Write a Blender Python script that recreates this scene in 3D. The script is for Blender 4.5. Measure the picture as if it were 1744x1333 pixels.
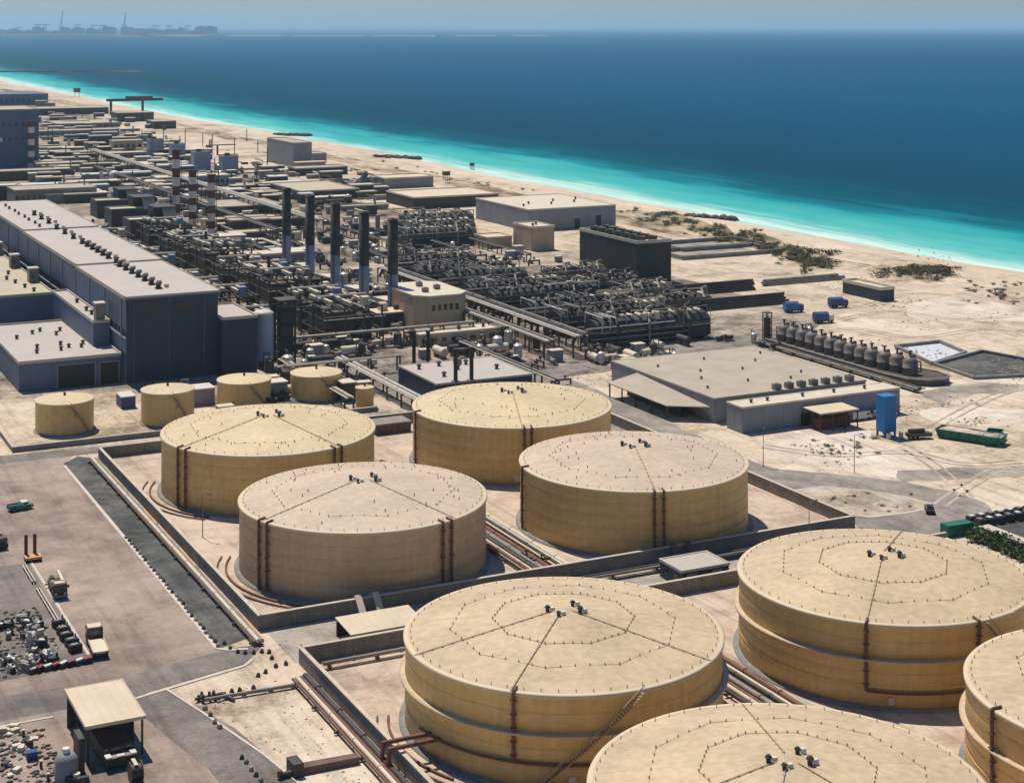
import bpy, math, random
from mathutils import Vector
random.seed(7)
R = math.radians
sc = bpy.context.scene
for o in list(bpy.data.objects): bpy.data.objects.remove(o)

# ------------------------------------------------------------------ camera, sky, sun, exposure
FP, YH, CAMH, YAW = 2780.0, 45.0, 100.0, R(26.5)       # focal length and horizon row in photo pixels
cam_d = bpy.data.cameras.new('camera'); cam = bpy.data.objects.new('camera', cam_d)
sc.collection.objects.link(cam); sc.camera = cam
cam_d.sensor_width = 36; cam_d.lens = 36 * FP / 1744
cam.location = (0, 0, CAMH); cam.rotation_euler = (R(90), 0, -YAW)
cam_d.shift_y = -(666.5 - YH) / 1744
cam_d.clip_start = 1; cam_d.clip_end = 200000
SUN_EL, SUN_AZ = 64.0, -7.0                            # azimuth measured from +Y towards +X
w = bpy.data.worlds.new('World'); sc.world = w; w.use_nodes = True
nt = w.node_tree; bg = nt.nodes['Background']
sky = nt.nodes.new('ShaderNodeTexSky'); sky.sky_type = 'NISHITA'; sky.sun_disc = False
sky.sun_elevation = R(SUN_EL); sky.sun_rotation = R(SUN_AZ); sky.altitude = 50
sky.air_density = 1.3; sky.dust_density = .1; sky.ozone_density = 6.0
tint = nt.nodes.new('ShaderNodeMix'); tint.data_type = 'RGBA'; tint.blend_type = 'MULTIPLY'; tint.inputs[0].default_value = 1; tint.inputs[7].default_value = (.92, 1.11, 1.36, 1)
nt.links.new(sky.outputs[0], tint.inputs[6]); nt.links.new(tint.outputs[2], bg.inputs[0]); bg.inputs[1].default_value = 0.055
sl = bpy.data.lights.new('sun', 'SUN'); so = bpy.data.objects.new('sun', sl); sc.collection.objects.link(so)
sl.energy = 4.9; sl.angle = R(0.5); sl.color = (1, .905, .775)
dirv = Vector((math.sin(R(SUN_AZ)) * math.cos(R(SUN_EL)), math.cos(R(SUN_AZ)) * math.cos(R(SUN_EL)), math.sin(R(SUN_EL))))
so.rotation_euler = dirv.to_track_quat('Z', 'Y').to_euler(); so.location = (0, 0, 300)
vs = sc.view_settings; vs.view_transform = 'Standard'; vs.look = 'None'; vs.exposure = 0; vs.gamma = 1; vs.use_curve_mapping = False
sc.cycles.volume_bounces = 1; sc.cycles.max_bounces = 8

cA, sA = math.cos(YAW), math.sin(YAW)
def P(px, py, z=0.0):
    """plan position of what the photograph shows at (px, py), standing z metres up"""
    d = (CAMH - z) * FP / (py - YH); x = (px - 872) / FP * d
    return (x * cA + d * sA, -x * sA + d * cA)
def Q(X, Y, z=0.0):
    d = X * sA + Y * cA; x = X * cA - Y * sA
    return 872 + FP * x / d, YH + FP * (CAMH - z) / d
def xat(px, Y):
    """X where the line Y = const meets photo column px"""
    t = (px - 872) / FP
    return Y * (sA + t * cA) / (cA - t * sA)

# ------------------------------------------------------------------ materials
MATS = {}
def mat(name, col, rough=.7, metal=0, var=.12, scale=.35, fine=6.0, bump=0.0, streak=0.0, spec=.4):
    if name in MATS: return MATS[name]
    m = bpy.data.materials.new(name); m.use_nodes = True; n = m.node_tree; b = n.nodes['Principled BSDF']
    b.inputs['Roughness'].default_value = rough; b.inputs['Metallic'].default_value = metal
    b.inputs['Specular IOR Level'].default_value = spec
    geo = n.nodes.new('ShaderNodeNewGeometry'); src = geo.outputs['Position']
    n1 = n.nodes.new('ShaderNodeTexNoise'); n1.inputs['Scale'].default_value = scale; n1.inputs['Detail'].default_value = 6
    n.links.new(src, n1.inputs['Vector'])
    n2 = n.nodes.new('ShaderNodeTexNoise'); n2.inputs['Scale'].default_value = fine; n2.inputs['Detail'].default_value = 3
    n.links.new(src, n2.inputs['Vector'])
    ad = n.nodes.new('ShaderNodeMath'); ad.operation = 'ADD'
    n.links.new(n1.outputs[0], ad.inputs[0]); n.links.new(n2.outputs[0], ad.inputs[1])
    last = ad.outputs[0]
    if streak:
        mp = n.nodes.new('ShaderNodeMapping'); mp.inputs['Scale'].default_value = (1.4, 1.4, .06)
        n3 = n.nodes.new('ShaderNodeTexNoise'); n3.inputs['Scale'].default_value = 1; n3.inputs['Detail'].default_value = 5
        n.links.new(src, mp.inputs[0]); n.links.new(mp.outputs[0], n3.inputs['Vector'])
        mu = n.nodes.new('ShaderNodeMath'); mu.operation = 'MULTIPLY_ADD'; mu.inputs[1].default_value = streak * 2; 
        n.links.new(n3.outputs[0], mu.inputs[0]); n.links.new(last, mu.inputs[2]); last = mu.outputs[0]
        off = streak
    else: off = 0
    mr = n.nodes.new('ShaderNodeMapRange'); mr.inputs['From Min'].default_value = .6 + off; mr.inputs['From Max'].default_value = 1.4 + off
    mr.inputs['To Min'].default_value = 1 - var * 1.6; mr.inputs['To Max'].default_value = 1 + var * 1.2
    n.links.new(last, mr.inputs[0])
    mx = n.nodes.new('ShaderNodeMix'); mx.data_type = 'RGBA'; mx.blend_type = 'MULTIPLY'; mx.inputs[0].default_value = 1
    mx.inputs[6].default_value = (*col, 1); n.links.new(mr.outputs[0], mx.inputs[7])
    n.links.new(mx.outputs[2], b.inputs['Base Color'])
    if bump:
        bp = n.nodes.new('ShaderNodeBump'); bp.inputs['Strength'].default_value = bump; bp.inputs['Distance'].default_value = .15
        n.links.new(ad.outputs[0], bp.inputs['Height']); n.links.new(bp.outputs[0], b.inputs['Normal'])
    MATS[name] = m; return m

def ground_mat(name, stops, scales=(.012, .09, .9), weights=(.5, .3, .2), bump=.25, stretch=None):
    m = bpy.data.materials.new(name); m.use_nodes = True; n = m.node_tree; b = n.nodes['Principled BSDF']
    b.inputs['Roughness'].default_value = .95; b.inputs['Specular IOR Level'].default_value = .15
    geo = n.nodes.new('ShaderNodeNewGeometry'); src = geo.outputs['Position']
    if stretch:
        mp = n.nodes.new('ShaderNodeMapping'); mp.inputs['Scale'].default_value = stretch
        n.links.new(src, mp.inputs[0]); src = mp.outputs[0]
    last = None
    for s_, w_ in zip(scales, weights):
        t = n.nodes.new('ShaderNodeTexNoise'); t.inputs['Scale'].default_value = s_; t.inputs['Detail'].default_value = 8
        t.inputs['Roughness'].default_value = .62; t.inputs['Distortion'].default_value = .4
        n.links.new(src, t.inputs['Vector'])
        mu = n.nodes.new('ShaderNodeMath'); mu.operation = 'MULTIPLY_ADD'; mu.inputs[1].default_value = w_; mu.inputs[2].default_value = 0
        n.links.new(t.outputs[0], mu.inputs[0])
        if last: n.links.new(last, mu.inputs[2])
        last = mu.outputs[0]
    cr = n.nodes.new('ShaderNodeValToRGB'); e = cr.color_ramp.elements
    while len(e) < len(stops): e.new(.5)
    for el, (p, c) in zip(e, stops): el.position = .5 + (p - .5) * .55; el.color = (*c, 1)
    n.links.new(last, cr.inputs[0]); n.links.new(cr.outputs[0], b.inputs['Base Color'])
    # worn wheel streaks and darker stains
    mp_ = n.nodes.new('ShaderNodeMapping'); mp_.inputs['Scale'].default_value = (.55, .022, 1); mp_.inputs['Rotation'].default_value = (0, 0, .05); n.links.new(geo.outputs['Position'], mp_.inputs[0])
    st = n.nodes.new('ShaderNodeTexNoise'); st.inputs['Scale'].default_value = 1; st.inputs['Detail'].default_value = 5; st.inputs['Distortion'].default_value = .8; n.links.new(mp_.outputs[0], st.inputs['Vector'])
    bl = n.nodes.new('ShaderNodeTexNoise'); bl.inputs['Scale'].default_value = .07; bl.inputs['Detail'].default_value = 7; bl.inputs['Roughness'].default_value = .7; n.links.new(geo.outputs['Position'], bl.inputs['Vector'])
    a1 = n.nodes.new('ShaderNodeMapRange'); a1.inputs['From Min'].default_value = .33; a1.inputs['From Max'].default_value = .5; a1.inputs['To Min'].default_value = .8; n.links.new(st.outputs[0], a1.inputs[0])
    a2 = n.nodes.new('ShaderNodeMapRange'); a2.inputs['From Min'].default_value = .34; a2.inputs['From Max'].default_value = .47; a2.inputs['To Min'].default_value = .68; n.links.new(bl.outputs[0], a2.inputs[0])
    am = n.nodes.new('ShaderNodeMath'); am.operation = 'MULTIPLY'; n.links.new(a1.outputs[0], am.inputs[0]); n.links.new(a2.outputs[0], am.inputs[1])
    mm = n.nodes.new('ShaderNodeMix'); mm.data_type = 'RGBA'; mm.blend_type = 'MULTIPLY'; mm.inputs[0].default_value = 1
    n.links.new(cr.outputs[0], mm.inputs[6]); n.links.new(am.outputs[0], mm.inputs[7]); n.links.new(mm.outputs[2], b.inputs['Base Color'])
    bp = n.nodes.new('ShaderNodeBump'); bp.inputs['Strength'].default_value = bump; bp.inputs['Distance'].default_value = .6
    n.links.new(last, bp.inputs['Height']); n.links.new(bp.outputs[0], b.inputs['Normal'])
    MATS[name] = m; return m

SAND = ground_mat('sand', [(.30, (.22, .17, .12)), (.41, (.42, .335, .24)), (.49, (.55, .45, .335)), (.56, (.60, .50, .38)), (.66, (.66, .57, .45))], (.016, .11, .8), (.42, .33, .25), bump=.6)
YARD = ground_mat('yard', [(.34, (.07, .06, .05)), (.44, (.17, .14, .115)), (.53, (.31, .255, .20)), (.64, (.50, .42, .33))], (.02, .12, .8))
BEACH = ground_mat('beach', [(.3, (.50, .40, .29)), (.55, (.62, .50, .37)), (.7, (.66, .55, .42))], (.02, .1, .6), stretch=(1, .25, 1))
PAVE = ground_mat('paving', [(.34, (.22, .175, .145)), (.47, (.305, .243, .20)), (.56, (.35, .28, .232)), (.7, (.42, .34, .28))], (.03, .15, 1.2), (.5, .35, .15), bump=.08)
PAVE2 = ground_mat('dusty_asphalt', [(.34, (.13, .115, .105)), (.5, (.20, .175, .155)), (.66, (.28, .245, .215))], (.04, .2, 1.5), bump=.08)
DARKPAVE = ground_mat('dark_asphalt', [(.36, (.06, .062, .06)), (.5, (.10, .102, .098)), (.64, (.16, .155, .14))], (.06, .3, 2), bump=.08)
BUNDF = ground_mat('bund_floor_mat', [(.34, (.36, .27, .21)), (.48, (.50, .395, .31)), (.62, (.58, .475, .38))], (.05, .25, 1.6), bump=.12)
RUT = ground_mat('wheel_rut', [(.34, (.33, .27, .20)), (.5, (.45, .37, .28)), (.66, (.56, .47, .36))], (.06, .4, 1.5), bump=.2)
ISLE = ground_mat('island_sand', [(.34, (.26, .215, .165)), (.5, (.43, .365, .285)), (.66, (.56, .48, .38))], (.08, .3, 1.2), bump=.3)
PALE = ground_mat('pale_sand', [(.34, (.50, .42, .33)), (.5, (.62, .54, .435)), (.66, (.70, .62, .51))], (.04, .2, 1.2), bump=.3)
TRACK2 = ground_mat('worn_lane', [(.36, (.19, .17, .15)), (.52, (.275, .245, .215)), (.66, (.36, .32, .275))], (.05, .2, 1.2), bump=.1)
TRACK = ground_mat('tracks', [(.36, (.25, .22, .19)), (.52, (.36, .32, .275)), (.66, (.47, .41, .34))], (.03, .14, 1.0), bump=.1)

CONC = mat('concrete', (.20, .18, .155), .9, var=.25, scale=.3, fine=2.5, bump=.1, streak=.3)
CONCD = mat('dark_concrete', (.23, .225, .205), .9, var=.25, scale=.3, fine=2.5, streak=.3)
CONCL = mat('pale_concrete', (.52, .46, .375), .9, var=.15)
KERB = mat('kerb_white', (.55, .5, .43), .9, var=.15, scale=.8)
TANKW = mat('tank_paint', (.64, .43, .165), .55, var=.12, scale=.1, fine=.9, streak=.4)
TANKW2 = mat('tank_paint_grey', (.555, .39, .235), .6, var=.12, scale=.1, fine=.9, streak=.4)
TANKR = mat('tank_roof_paint', (.53, .405, .255), .6, var=.17, scale=.09, fine=.8)
TANKR2 = mat('tank_roof_yellow', (.585, .465, .275), .6, var=.13, scale=.09, fine=.8)
TANKR3 = mat('tank_roof_pink', (.535, .42, .305), .6, var=.15, scale=.09, fine=.8)
RIM = mat('sunlit_tank_rim', (.62, .50, .335), .6, var=.06)  # lighter than the roofs: the sunlit edge is put into the paint
ROOFP = mat('roof_pipe_paint', (.40, .30, .20), .7, var=.2)
ROOFS = mat('roof_fitting', (.44, .34, .23), .7, var=.2)
RUST = mat('rust_pipe', (.17, .07, .045), .6, var=.3, scale=1.2)
SEAM = mat('seam_paint', (.37, .27, .175), .7, var=.2)
STEEL = mat('steel_dark', (.05, .047, .043), .6, var=.35, scale=.25, fine=2)
STEELB = mat('steel_brown', (.085, .07, .055), .7, var=.35, scale=.2, fine=1.5)
GREYP = mat('grey_pipe', (.24, .215, .19), .6, .1, var=.3, scale=.4)
SILV = mat('aluminium_cladding', (.62, .58, .52), .4, .3, var=.2, scale=.5)
CREAM = mat('cream_paint', (.60, .53, .40), .6, var=.12)
WHITE = mat('white_paint', (.62, .585, .53), .5, var=.1)
BLACKM = mat('black_steel', (.028, .026, .024), .6, var=.3)
SOOT = mat('sooty_stack', (.075, .062, .05), .8, var=.35, scale=.3, fine=2, streak=.3)
BLUEST = mat('stack_blue_grey', (.23, .275, .38), .6, var=.15, scale=.3, streak=.3)
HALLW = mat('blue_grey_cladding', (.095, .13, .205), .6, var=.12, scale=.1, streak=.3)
HALLF = mat('dark_shaded_blue_cladding', (.03, .042, .068), .6, var=.15, scale=.1, streak=.3)  # shade of the hall front put into the colour; other dark walls reuse it
HALLR = mat('hall_roof', (.44, .40, .35), .7, var=.08, scale=.1)
YROOF = mat('yellow_flat_roof', (.46, .40, .285), .8, var=.1, scale=.12)
GREYW = mat('grey_wall', (.23, .24, .26), .8, var=.12, scale=.2, streak=.3)
GREYR = mat('grey_roof', (.40, .345, .265), .8, var=.14, scale=.15)
BEIGEW = mat('beige_wall', (.46, .36, .225), .8, var=.14, scale=.2, streak=.3)
BEIGER = mat('beige_roof', (.60, .50, .36), .8, var=.1, scale=.2)
BROWNB = mat('brown_block', (.06, .055, .047), .8, var=.14, scale=.2, streak=.3)
GLASS = mat('dark_glass', (.02, .025, .03), .15, var=.1, spec=.6)
BLUEP = mat('silo_blue', (.02, .17, .42), .5, var=.12, scale=.5, streak=.3)
BLUED = mat('dark_blue_paint', (.03, .06, .2), .5, var=.2)
GREENP = mat('skip_green', (.01, .13, .085), .6, var=.25, scale=.6)
TEAL = mat('teal_paint', (.03, .22, .19), .7, var=.2)
REDP = mat('signal_red', (.28, .035, .03), .6, var=.2)
DRED = mat('dark_red', (.13, .04, .032), .7, var=.3)
ORANGE = mat('orange_paint', (.62, .33, .14), .7, var=.2)
RUBBER = mat('rubber', (.018, .017, .016), .85, var=.3)
ROCK = mat('groyne_rock', (.075, .065, .058), .9, var=.4, scale=.6)
STONE = mat('pale_stone', (.40, .34, .27), .9, var=.3, scale=1.5)
LEAF = mat('dune_shrub_leaf', (.105, .098, .038), .8, var=.45, scale=.5, fine=3)
LEAF2 = mat('hedge_leaf', (.065, .105, .025), .8, var=.45, scale=.7, fine=3)
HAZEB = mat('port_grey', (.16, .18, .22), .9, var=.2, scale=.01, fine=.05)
LINER = mat('pond_liner', (.58, .60, .64), .5, var=.12, scale=.1)
WATERD = mat('basin_water', (.05, .055, .055), .2, var=.3, scale=.1)
PURPLE = mat('brown_purple_earth', (.16, .10, .085), .9, var=.3, scale=.6)

# ------------------------------------------------------------------ mesh helpers
class MB:
    def __init__(s): s.v = []; s.f = []; s.sm = []
    def add(s, vs_, fs_, sm=False):
        o = len(s.v); s.v += [tuple(p) for p in vs_]
        for f in fs_: s.f.append(tuple(i + o for i in f)); s.sm.append(sm)
        return s
    def box(s, x0, x1, y0, y1, z0, z1):
        return s.add([(x0,y0,z0),(x1,y0,z0),(x1,y1,z0),(x0,y1,z0),(x0,y0,z1),(x1,y0,z1),(x1,y1,z1),(x0,y1,z1)],
                     [(3,2,1,0),(4,5,6,7),(0,1,5,4),(1,2,6,5),(2,3,7,6),(3,0,4,7)])
    def prism(s, pts, z0, z1, zt=None):
        n = len(pts); zt = zt or [z1] * n
        return s.add([(x, y, z0) for x, y in pts] + [(p[0], p[1], z) for p, z in zip(pts, zt)],
                     [tuple(range(n - 1, -1, -1)), tuple(range(n, 2 * n))] + [(i, (i + 1) % n, n + (i + 1) % n, n + i) for i in range(n)])
    def cyl(s, x, y, z0, z1, r, n=10, r2=None, caps=True):
        r2 = r if r2 is None else r2
        a = [2 * math.pi * i / n for i in range(n)]
        s.add([(x + r * math.cos(t), y + r * math.sin(t), z0) for t in a] + [(x + r2 * math.cos(t), y + r2 * math.sin(t), z1) for t in a],
              [(i, (i + 1) % n, n + (i + 1) % n, n + i) for i in range(n)], True)
        if caps:
            s.add([(x + r2 * math.cos(t), y + r2 * math.sin(t), z1) for t in a], [tuple(range(n))])
            s.add([(x + r * math.cos(t), y + r * math.sin(t), z0) for t in a], [tuple(range(n - 1, -1, -1))])
        return s
    def lathe(s, x, y, prof, n=24, sm=True, a0=0, a1=None, caps=False):
        full = a1 is None; a1 = 2 * math.pi if full else a1; m = n if full else n + 1
        vs_ = []; 
        for r, z in prof:
            for i in range(m):
                t = a0 + (a1 - a0) * i / n; vs_.append((x + r * math.cos(t), y + r * math.sin(t), z))
        fs_ = []
        for k in range(len(prof) - 1):
            for i in range(n):
                j = (i + 1) % m
                fs_.append((k * m + i, k * m + j, (k + 1) * m + j, (k + 1) * m + i))
        return s.add(vs_, fs_, sm)
    def tube(s, p0, p1, r, n=6, caps=True):
        p0 = Vector(p0); p1 = Vector(p1); d = (p1 - p0)
        if d.length < 1e-6: return s
        d.normalize(); u = d.orthogonal().normalized(); v = d.cross(u)
        c = [(math.cos(2 * math.pi * i / n), math.sin(2 * math.pi * i / n)) for i in range(n)]
        A = [p0 + (u * a + v * b) * r for a, b in c]; B = [p1 + (u * a + v * b) * r for a, b in c]
        s.add(A + B, [(i, (i + 1) % n, n + (i + 1) % n, n + i) for i in range(n)], n > 4)
        if caps: s.add(A, [tuple(range(n - 1, -1, -1))]); s.add(B, [tuple(range(n))])
        return s
    def path(s, pts, r, n=6):
        for a, b in zip(pts, pts[1:]):
            a = Vector(a); b = Vector(b); d = (b - a).normalized() * r * .6
            s.tube(a - d, b + d, r, n)
        return s
    def rock(s, x, y, z, rx, ry, rz):
        t = random.random() * 6; j = lambda: random.uniform(.75, 1.2)
        pts = []
        for k, (zz, rr) in enumerate(((-.1, 1), (.72, .68))):
            for i in range(5):
                a = t + i * 1.2566 + k * .5; pts.append((x + rx * rr * j() * math.cos(a), y + ry * rr * j() * math.sin(a), z + rz * zz * j()))
        pts.append((x, y, z + rz))
        return s.add(pts, [(i, (i + 1) % 5, 5 + (i + 1) % 5, 5 + i) for i in range(5)] + [(5 + i, 5 + (i + 1) % 5, 10) for i in range(5)])
    def mesh(s, name, m):
        me = bpy.data.meshes.new(name); me.from_pydata(s.v, [], s.f); me.materials.append(m)
        me.polygons.foreach_set('use_smooth', s.sm); me.update(); return me
    def build(s, name, m, parent=None, loc=(0, 0, 0)):
        return link(name, s.mesh(name, m), parent, loc)
def link(name, me, parent=None, loc=(0, 0, 0), rz=0):
    o = bpy.data.objects.new(name, me); sc.collection.objects.link(o); o.location = loc
    if rz: o.rotation_euler[2] = rz
    if parent: o.parent = parent
    return o
def tag(o, label=None, cat=None, group=None, kind=None):
    if label: o['label'] = label
    if cat: o['category'] = cat
    if group: o['group'] = group
    if kind: o['kind'] = kind
    return o
def thing(name, label, cat, loc=(0, 0, 0), rz=0, group=None):
    o = bpy.data.objects.new(name, None); sc.collection.objects.link(o); o.location = loc; o.rotation_euler = (0, 0, rz)
    o.empty_display_size = .5
    return tag(o, label, cat, group)
def kids(o): return [c for c in sc.collection.objects if c.parent == o]
def dup(root, loc, rz=0, label=None, group=None, sc_=None, ch=None):
    r = root.copy(); sc.collection.objects.link(r); r.location = loc; r.rotation_euler = (0, 0, rz)
    if sc_: r.scale = sc_
    if label: r['label'] = label
    if group: r['group'] = group
    for c in (ch if ch is not None else kids(root)):
        k = c.copy(); sc.collection.objects.link(k); k.parent = r
    return r
def sheet(name, pts, z, m, kind='structure', rough=0):
    if rough:
        rn = random.Random(len(pts) * 7 + int(pts[0][0])); out = []
        for a, c in zip(pts, pts[1:] + pts[:1]):
            L = math.hypot(c[0] - a[0], c[1] - a[1]); k = max(1, int(L / (rough * 2.2)))
            for i in range(k):
                out.append((a[0] + (c[0] - a[0]) * i / k + rn.gauss(0, rough * .35), a[1] + (c[1] - a[1]) * i / k + rn.gauss(0, rough * .35)))
        pts = out
    b = MB(); b.add([(x, y, z) for x, y in pts], [tuple(range(len(pts)))])
    return tag(b.build(name, m), kind=kind)
def lerp(a, b, t): return a + (b - a) * t

# ------------------------------------------------------------------ setting: ground, beach, sea, haze
SHORE = 487.0
def shore(Y):
    return SHORE + 5 * math.sin(Y / 170.) + 3 * math.sin(Y / 61. + 1) + 1.2 * math.sin(Y / 23.) + max(0, (Y - 2200)) * .018
ys = [-300 + 25 * i for i in range(80)] + [1700 + 60 * i for i in range(60)] + [5300, 8000, 14000]
b = MB(); cols = [-9000, -2000, 0, 200, 300, 380, 420]
for y in ys:
    b.v += [(x, y, 0) for x in cols] + [(shore(y) - 42 + 4 * math.sin(y / 40), y, .6), (shore(y) - 16, y, .25), (shore(y) + 8, y, -1.3)]
m_ = len(cols) + 3
for i in range(len(ys) - 1):
    for k in range(m_ - 1):
        b.f.append((i * m_ + k, i * m_ + k + 1, (i + 1) * m_ + k + 1, (i + 1) * m_ + k)); b.sm.append(True)
tag(b.build('ground', SAND), kind='structure')
b = MB()                                                   # the beach, a strip of clean sand along the water
for y in ys:
    b.v += [(shore(y) - 44 + 5 * math.sin(y / 33), y, .02 + .6 * .9), (shore(y) - 16, y, .27), (shore(y) + 8, y, -1.28)]
for i in range(len(ys) - 1):
    for k in range(2):
        b.f.append((i * 3 + k, i * 3 + k + 1, (i + 1) * 3 + k + 1, (i + 1) * 3 + k)); b.sm.append(True)
tag(b.build('beach', BEACH), kind='structure')

WET = ground_mat('wet_sand_mat', [(.3, (.26, .20, .145)), (.7, (.36, .28, .2))], (.03, .2, 1), stretch=(1, .2, 1))
b = MB()
for y in ys:
    b.v += [(shore(y) - 4.5 + 2 * math.sin(y / 13) + 1.5 * math.sin(y / 47), y, -.42), (shore(y) + 8, y, -1.2)]
for i in range(len(ys) - 1): b.f.append((i * 2, i * 2 + 1, i * 2 + 3, i * 2 + 2)); b.sm.append(True)
tag(b.build('wet_sand', WET), kind='structure')
DUNE = ground_mat('dune_scrub', [(.34, (.10, .085, .045)), (.45, (.24, .19, .11)), (.54, (.44, .35, .24)), (.66, (.58, .48, .35))], (.05, .2, 1.0), stretch=(1, .3, 1))
b = MB(); yy = [y for y in ys if 600 < y < 3200]
for y in yy:
    for fx in (421, 432, 440):
        b.v.append((fx + 2.5 * math.sin(y / 29 + fx), y, .6 * (fx - 420) / (shore(y) - 462) + .1))
for i in range(len(yy) - 1):
    for k in range(2): b.f.append((i * 3 + k, i * 3 + k + 1, (i + 1) * 3 + k + 1, (i + 1) * 3 + k)); b.sm.append(True)
tag(b.build('dune_strip', DUNE), kind='structure')

def water_mat():
    m = bpy.data.materials.new('sea_water'); m.use_nodes = True; n = m.node_tree; b = n.nodes['Principled BSDF']
    N = n.nodes.new; L = n.links.new
    geo = N('ShaderNodeNewGeometry'); sep = N('ShaderNodeSeparateXYZ'); L(geo.outputs['Position'], sep.inputs[0])
    mp = N('ShaderNodeMapping'); mp.inputs['Scale'].default_value = (.012, .0035, 1); L(geo.outputs['Position'], mp.inputs[0])
    n1 = N('ShaderNodeTexNoise'); n1.inputs['Scale'].default_value = 1; n1.inputs['Detail'].default_value = 5; L(mp.outputs[0], n1.inputs['Vector'])
    mp2 = N('ShaderNodeMapping'); mp2.inputs['Scale'].default_value = (.06, .011, 1); L(geo.outputs['Position'], mp2.inputs[0])
    n2 = N('ShaderNodeTexNoise'); n2.inputs['Scale'].default_value = 1; n2.inputs['Detail'].default_value = 6; L(mp2.outputs[0], n2.inputs['Vector'])
    def math_(op, a, b_, c=None):
        k = N('ShaderNodeMath'); k.operation = op
        for i, x in enumerate((a, b_, c)):
            if x is None: continue
            if isinstance(x, (int, float)): k.inputs[i].default_value = x
            else: L(x, k.inputs[i])
        return k.outputs[0]
    yfar = math_('MAXIMUM', math_('SUBTRACT', sep.outputs['Y'], 2000), 0)
    d0 = math_('SUBTRACT', math_('SUBTRACT', sep.outputs['X'], SHORE), math_('MULTIPLY', math_('MINIMUM', yfar, 2500), .03))
    d1 = math_('ADD', d0, math_('MULTIPLY_ADD', n1.outputs[0], 90, -45))
    d2 = math_('ADD', d1, math_('MULTIPLY_ADD', n2.outputs[0], 85, -42))
    t = math_('DIVIDE', d2, 1000)
    cr = N('ShaderNodeValToRGB'); e = cr.color_ramp.elements
    stops = [(0, (.28, .56, .48)), (.012, (.12, .46, .43)), (.04, (.06, .385, .385)), (.072, (.03, .32, .335)), (.092, (.006, .19, .235)),
             (.125, (.001, .082, .122)), (.2, (.0005, .051, .095)), (.55, (.0003, .060, .13)), (1, (.0003, .069, .155))]
    while len(e) < len(stops): e.new(.5)
    for el, (p, c) in zip(e, stops): el.position = p; el.color = (*c, 1)
    L(t, cr.inputs[0])
    # foam: thin broken lines close to the sand
    mp3 = N('ShaderNodeMapping'); mp3.inputs['Scale'].default_value = (.3, .014, 1); L(geo.outputs['Position'], mp3.inputs[0])
    n3 = N('ShaderNodeTexNoise'); n3.inputs['Scale'].default_value = 1; n3.inputs['Detail'].default_value = 8; n3.inputs['Roughness'].default_value = .7; L(mp3.outputs[0], n3.inputs['Vector'])
    near = N('ShaderNodeMapRange'); near.inputs['From Min'].default_value = 70; near.inputs['From Max'].default_value = 0; L(d0, near.inputs[0])
    foam = math_('MULTIPLY', near.outputs[0], n3.outputs[0])
    fr = N('ShaderNodeMapRange'); fr.inputs['From Min'].default_value = .36; fr.inputs['From Max'].default_value = .6; fr.inputs['To Max'].default_value = .7; L(foam, fr.inputs[0])
    mx = N('ShaderNodeMix'); mx.data_type = 'RGBA'; L(fr.outputs[0], mx.inputs[0]); L(cr.outputs[0], mx.inputs[6]); mx.inputs[7].default_value = (.7, .78, .75, 1)
    L(mx.outputs[2], b.inputs['Base Color'])
    b.inputs['Roughness'].default_value = .35; b.inputs['IOR'].default_value = 1.33; b.inputs['Specular IOR Level'].default_value = 0.0
    n4 = N('ShaderNodeTexNoise'); n4.inputs['Scale'].default_value = .06; n4.inputs['Detail'].default_value = 9; n4.inputs['Roughness'].default_value = .65
    mp4 = N('ShaderNodeMapping'); mp4.inputs['Scale'].default_value = (1, .45, 1); mp4.inputs['Rotation'].default_value = (0, 0, .3)
    L(geo.outputs['Position'], mp4.inputs[0]); L(mp4.outputs[0], n4.inputs['Vector'])
    bp = N('ShaderNodeBump'); bp.inputs['Strength'].default_value = .5; bp.inputs['Distance'].default_value = 3.5
    L(n4.outputs[0], bp.inputs['Height']); L(bp.outputs[0], b.inputs['Normal'])
    gl = N('ShaderNodeBsdfGlossy'); gl.inputs['Roughness'].default_value = .3; L(bp.outputs[0], gl.inputs['Normal'])
    ms = N('ShaderNodeMixShader'); ms.inputs[0].default_value = .015; L(b.outputs[0], ms.inputs[1]); L(gl.outputs[0], ms.inputs[2]); L(ms.outputs[0], n.nodes['Material Output'].inputs[0])
    return m
b = MB(); EXT = 60000
b.add([(300, -1200, -.45), (EXT, -1200, -.45), (EXT, EXT, -.45), (-20000, EXT, -.45), (-20000, 14100, -.45), (300, 14100, -.45)], [(0, 1, 2, 3, 4, 5)])
tag(b.build('sea', water_mat()), kind='structure')
hz = MB().box(-20500, EXT + 500, -1500, EXT + 500, -3, 330)
hm = bpy.data.materials.new('haze_air'); hm.use_nodes = True; hn = hm.node_tree
hn.nodes.remove(hn.nodes['Principled BSDF']); pv = hn.nodes.new('ShaderNodeVolumePrincipled')
pv.inputs['Color'].default_value = (.50, .78, .95, 1); pv.inputs['Density'].default_value = 4.2e-5; pv.inputs['Anisotropy'].default_value = .25
hn.links.new(pv.outputs[0], hn.nodes['Material Output'].inputs['Volume'])
tag(hz.build('haze', hm), kind='stuff')

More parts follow.
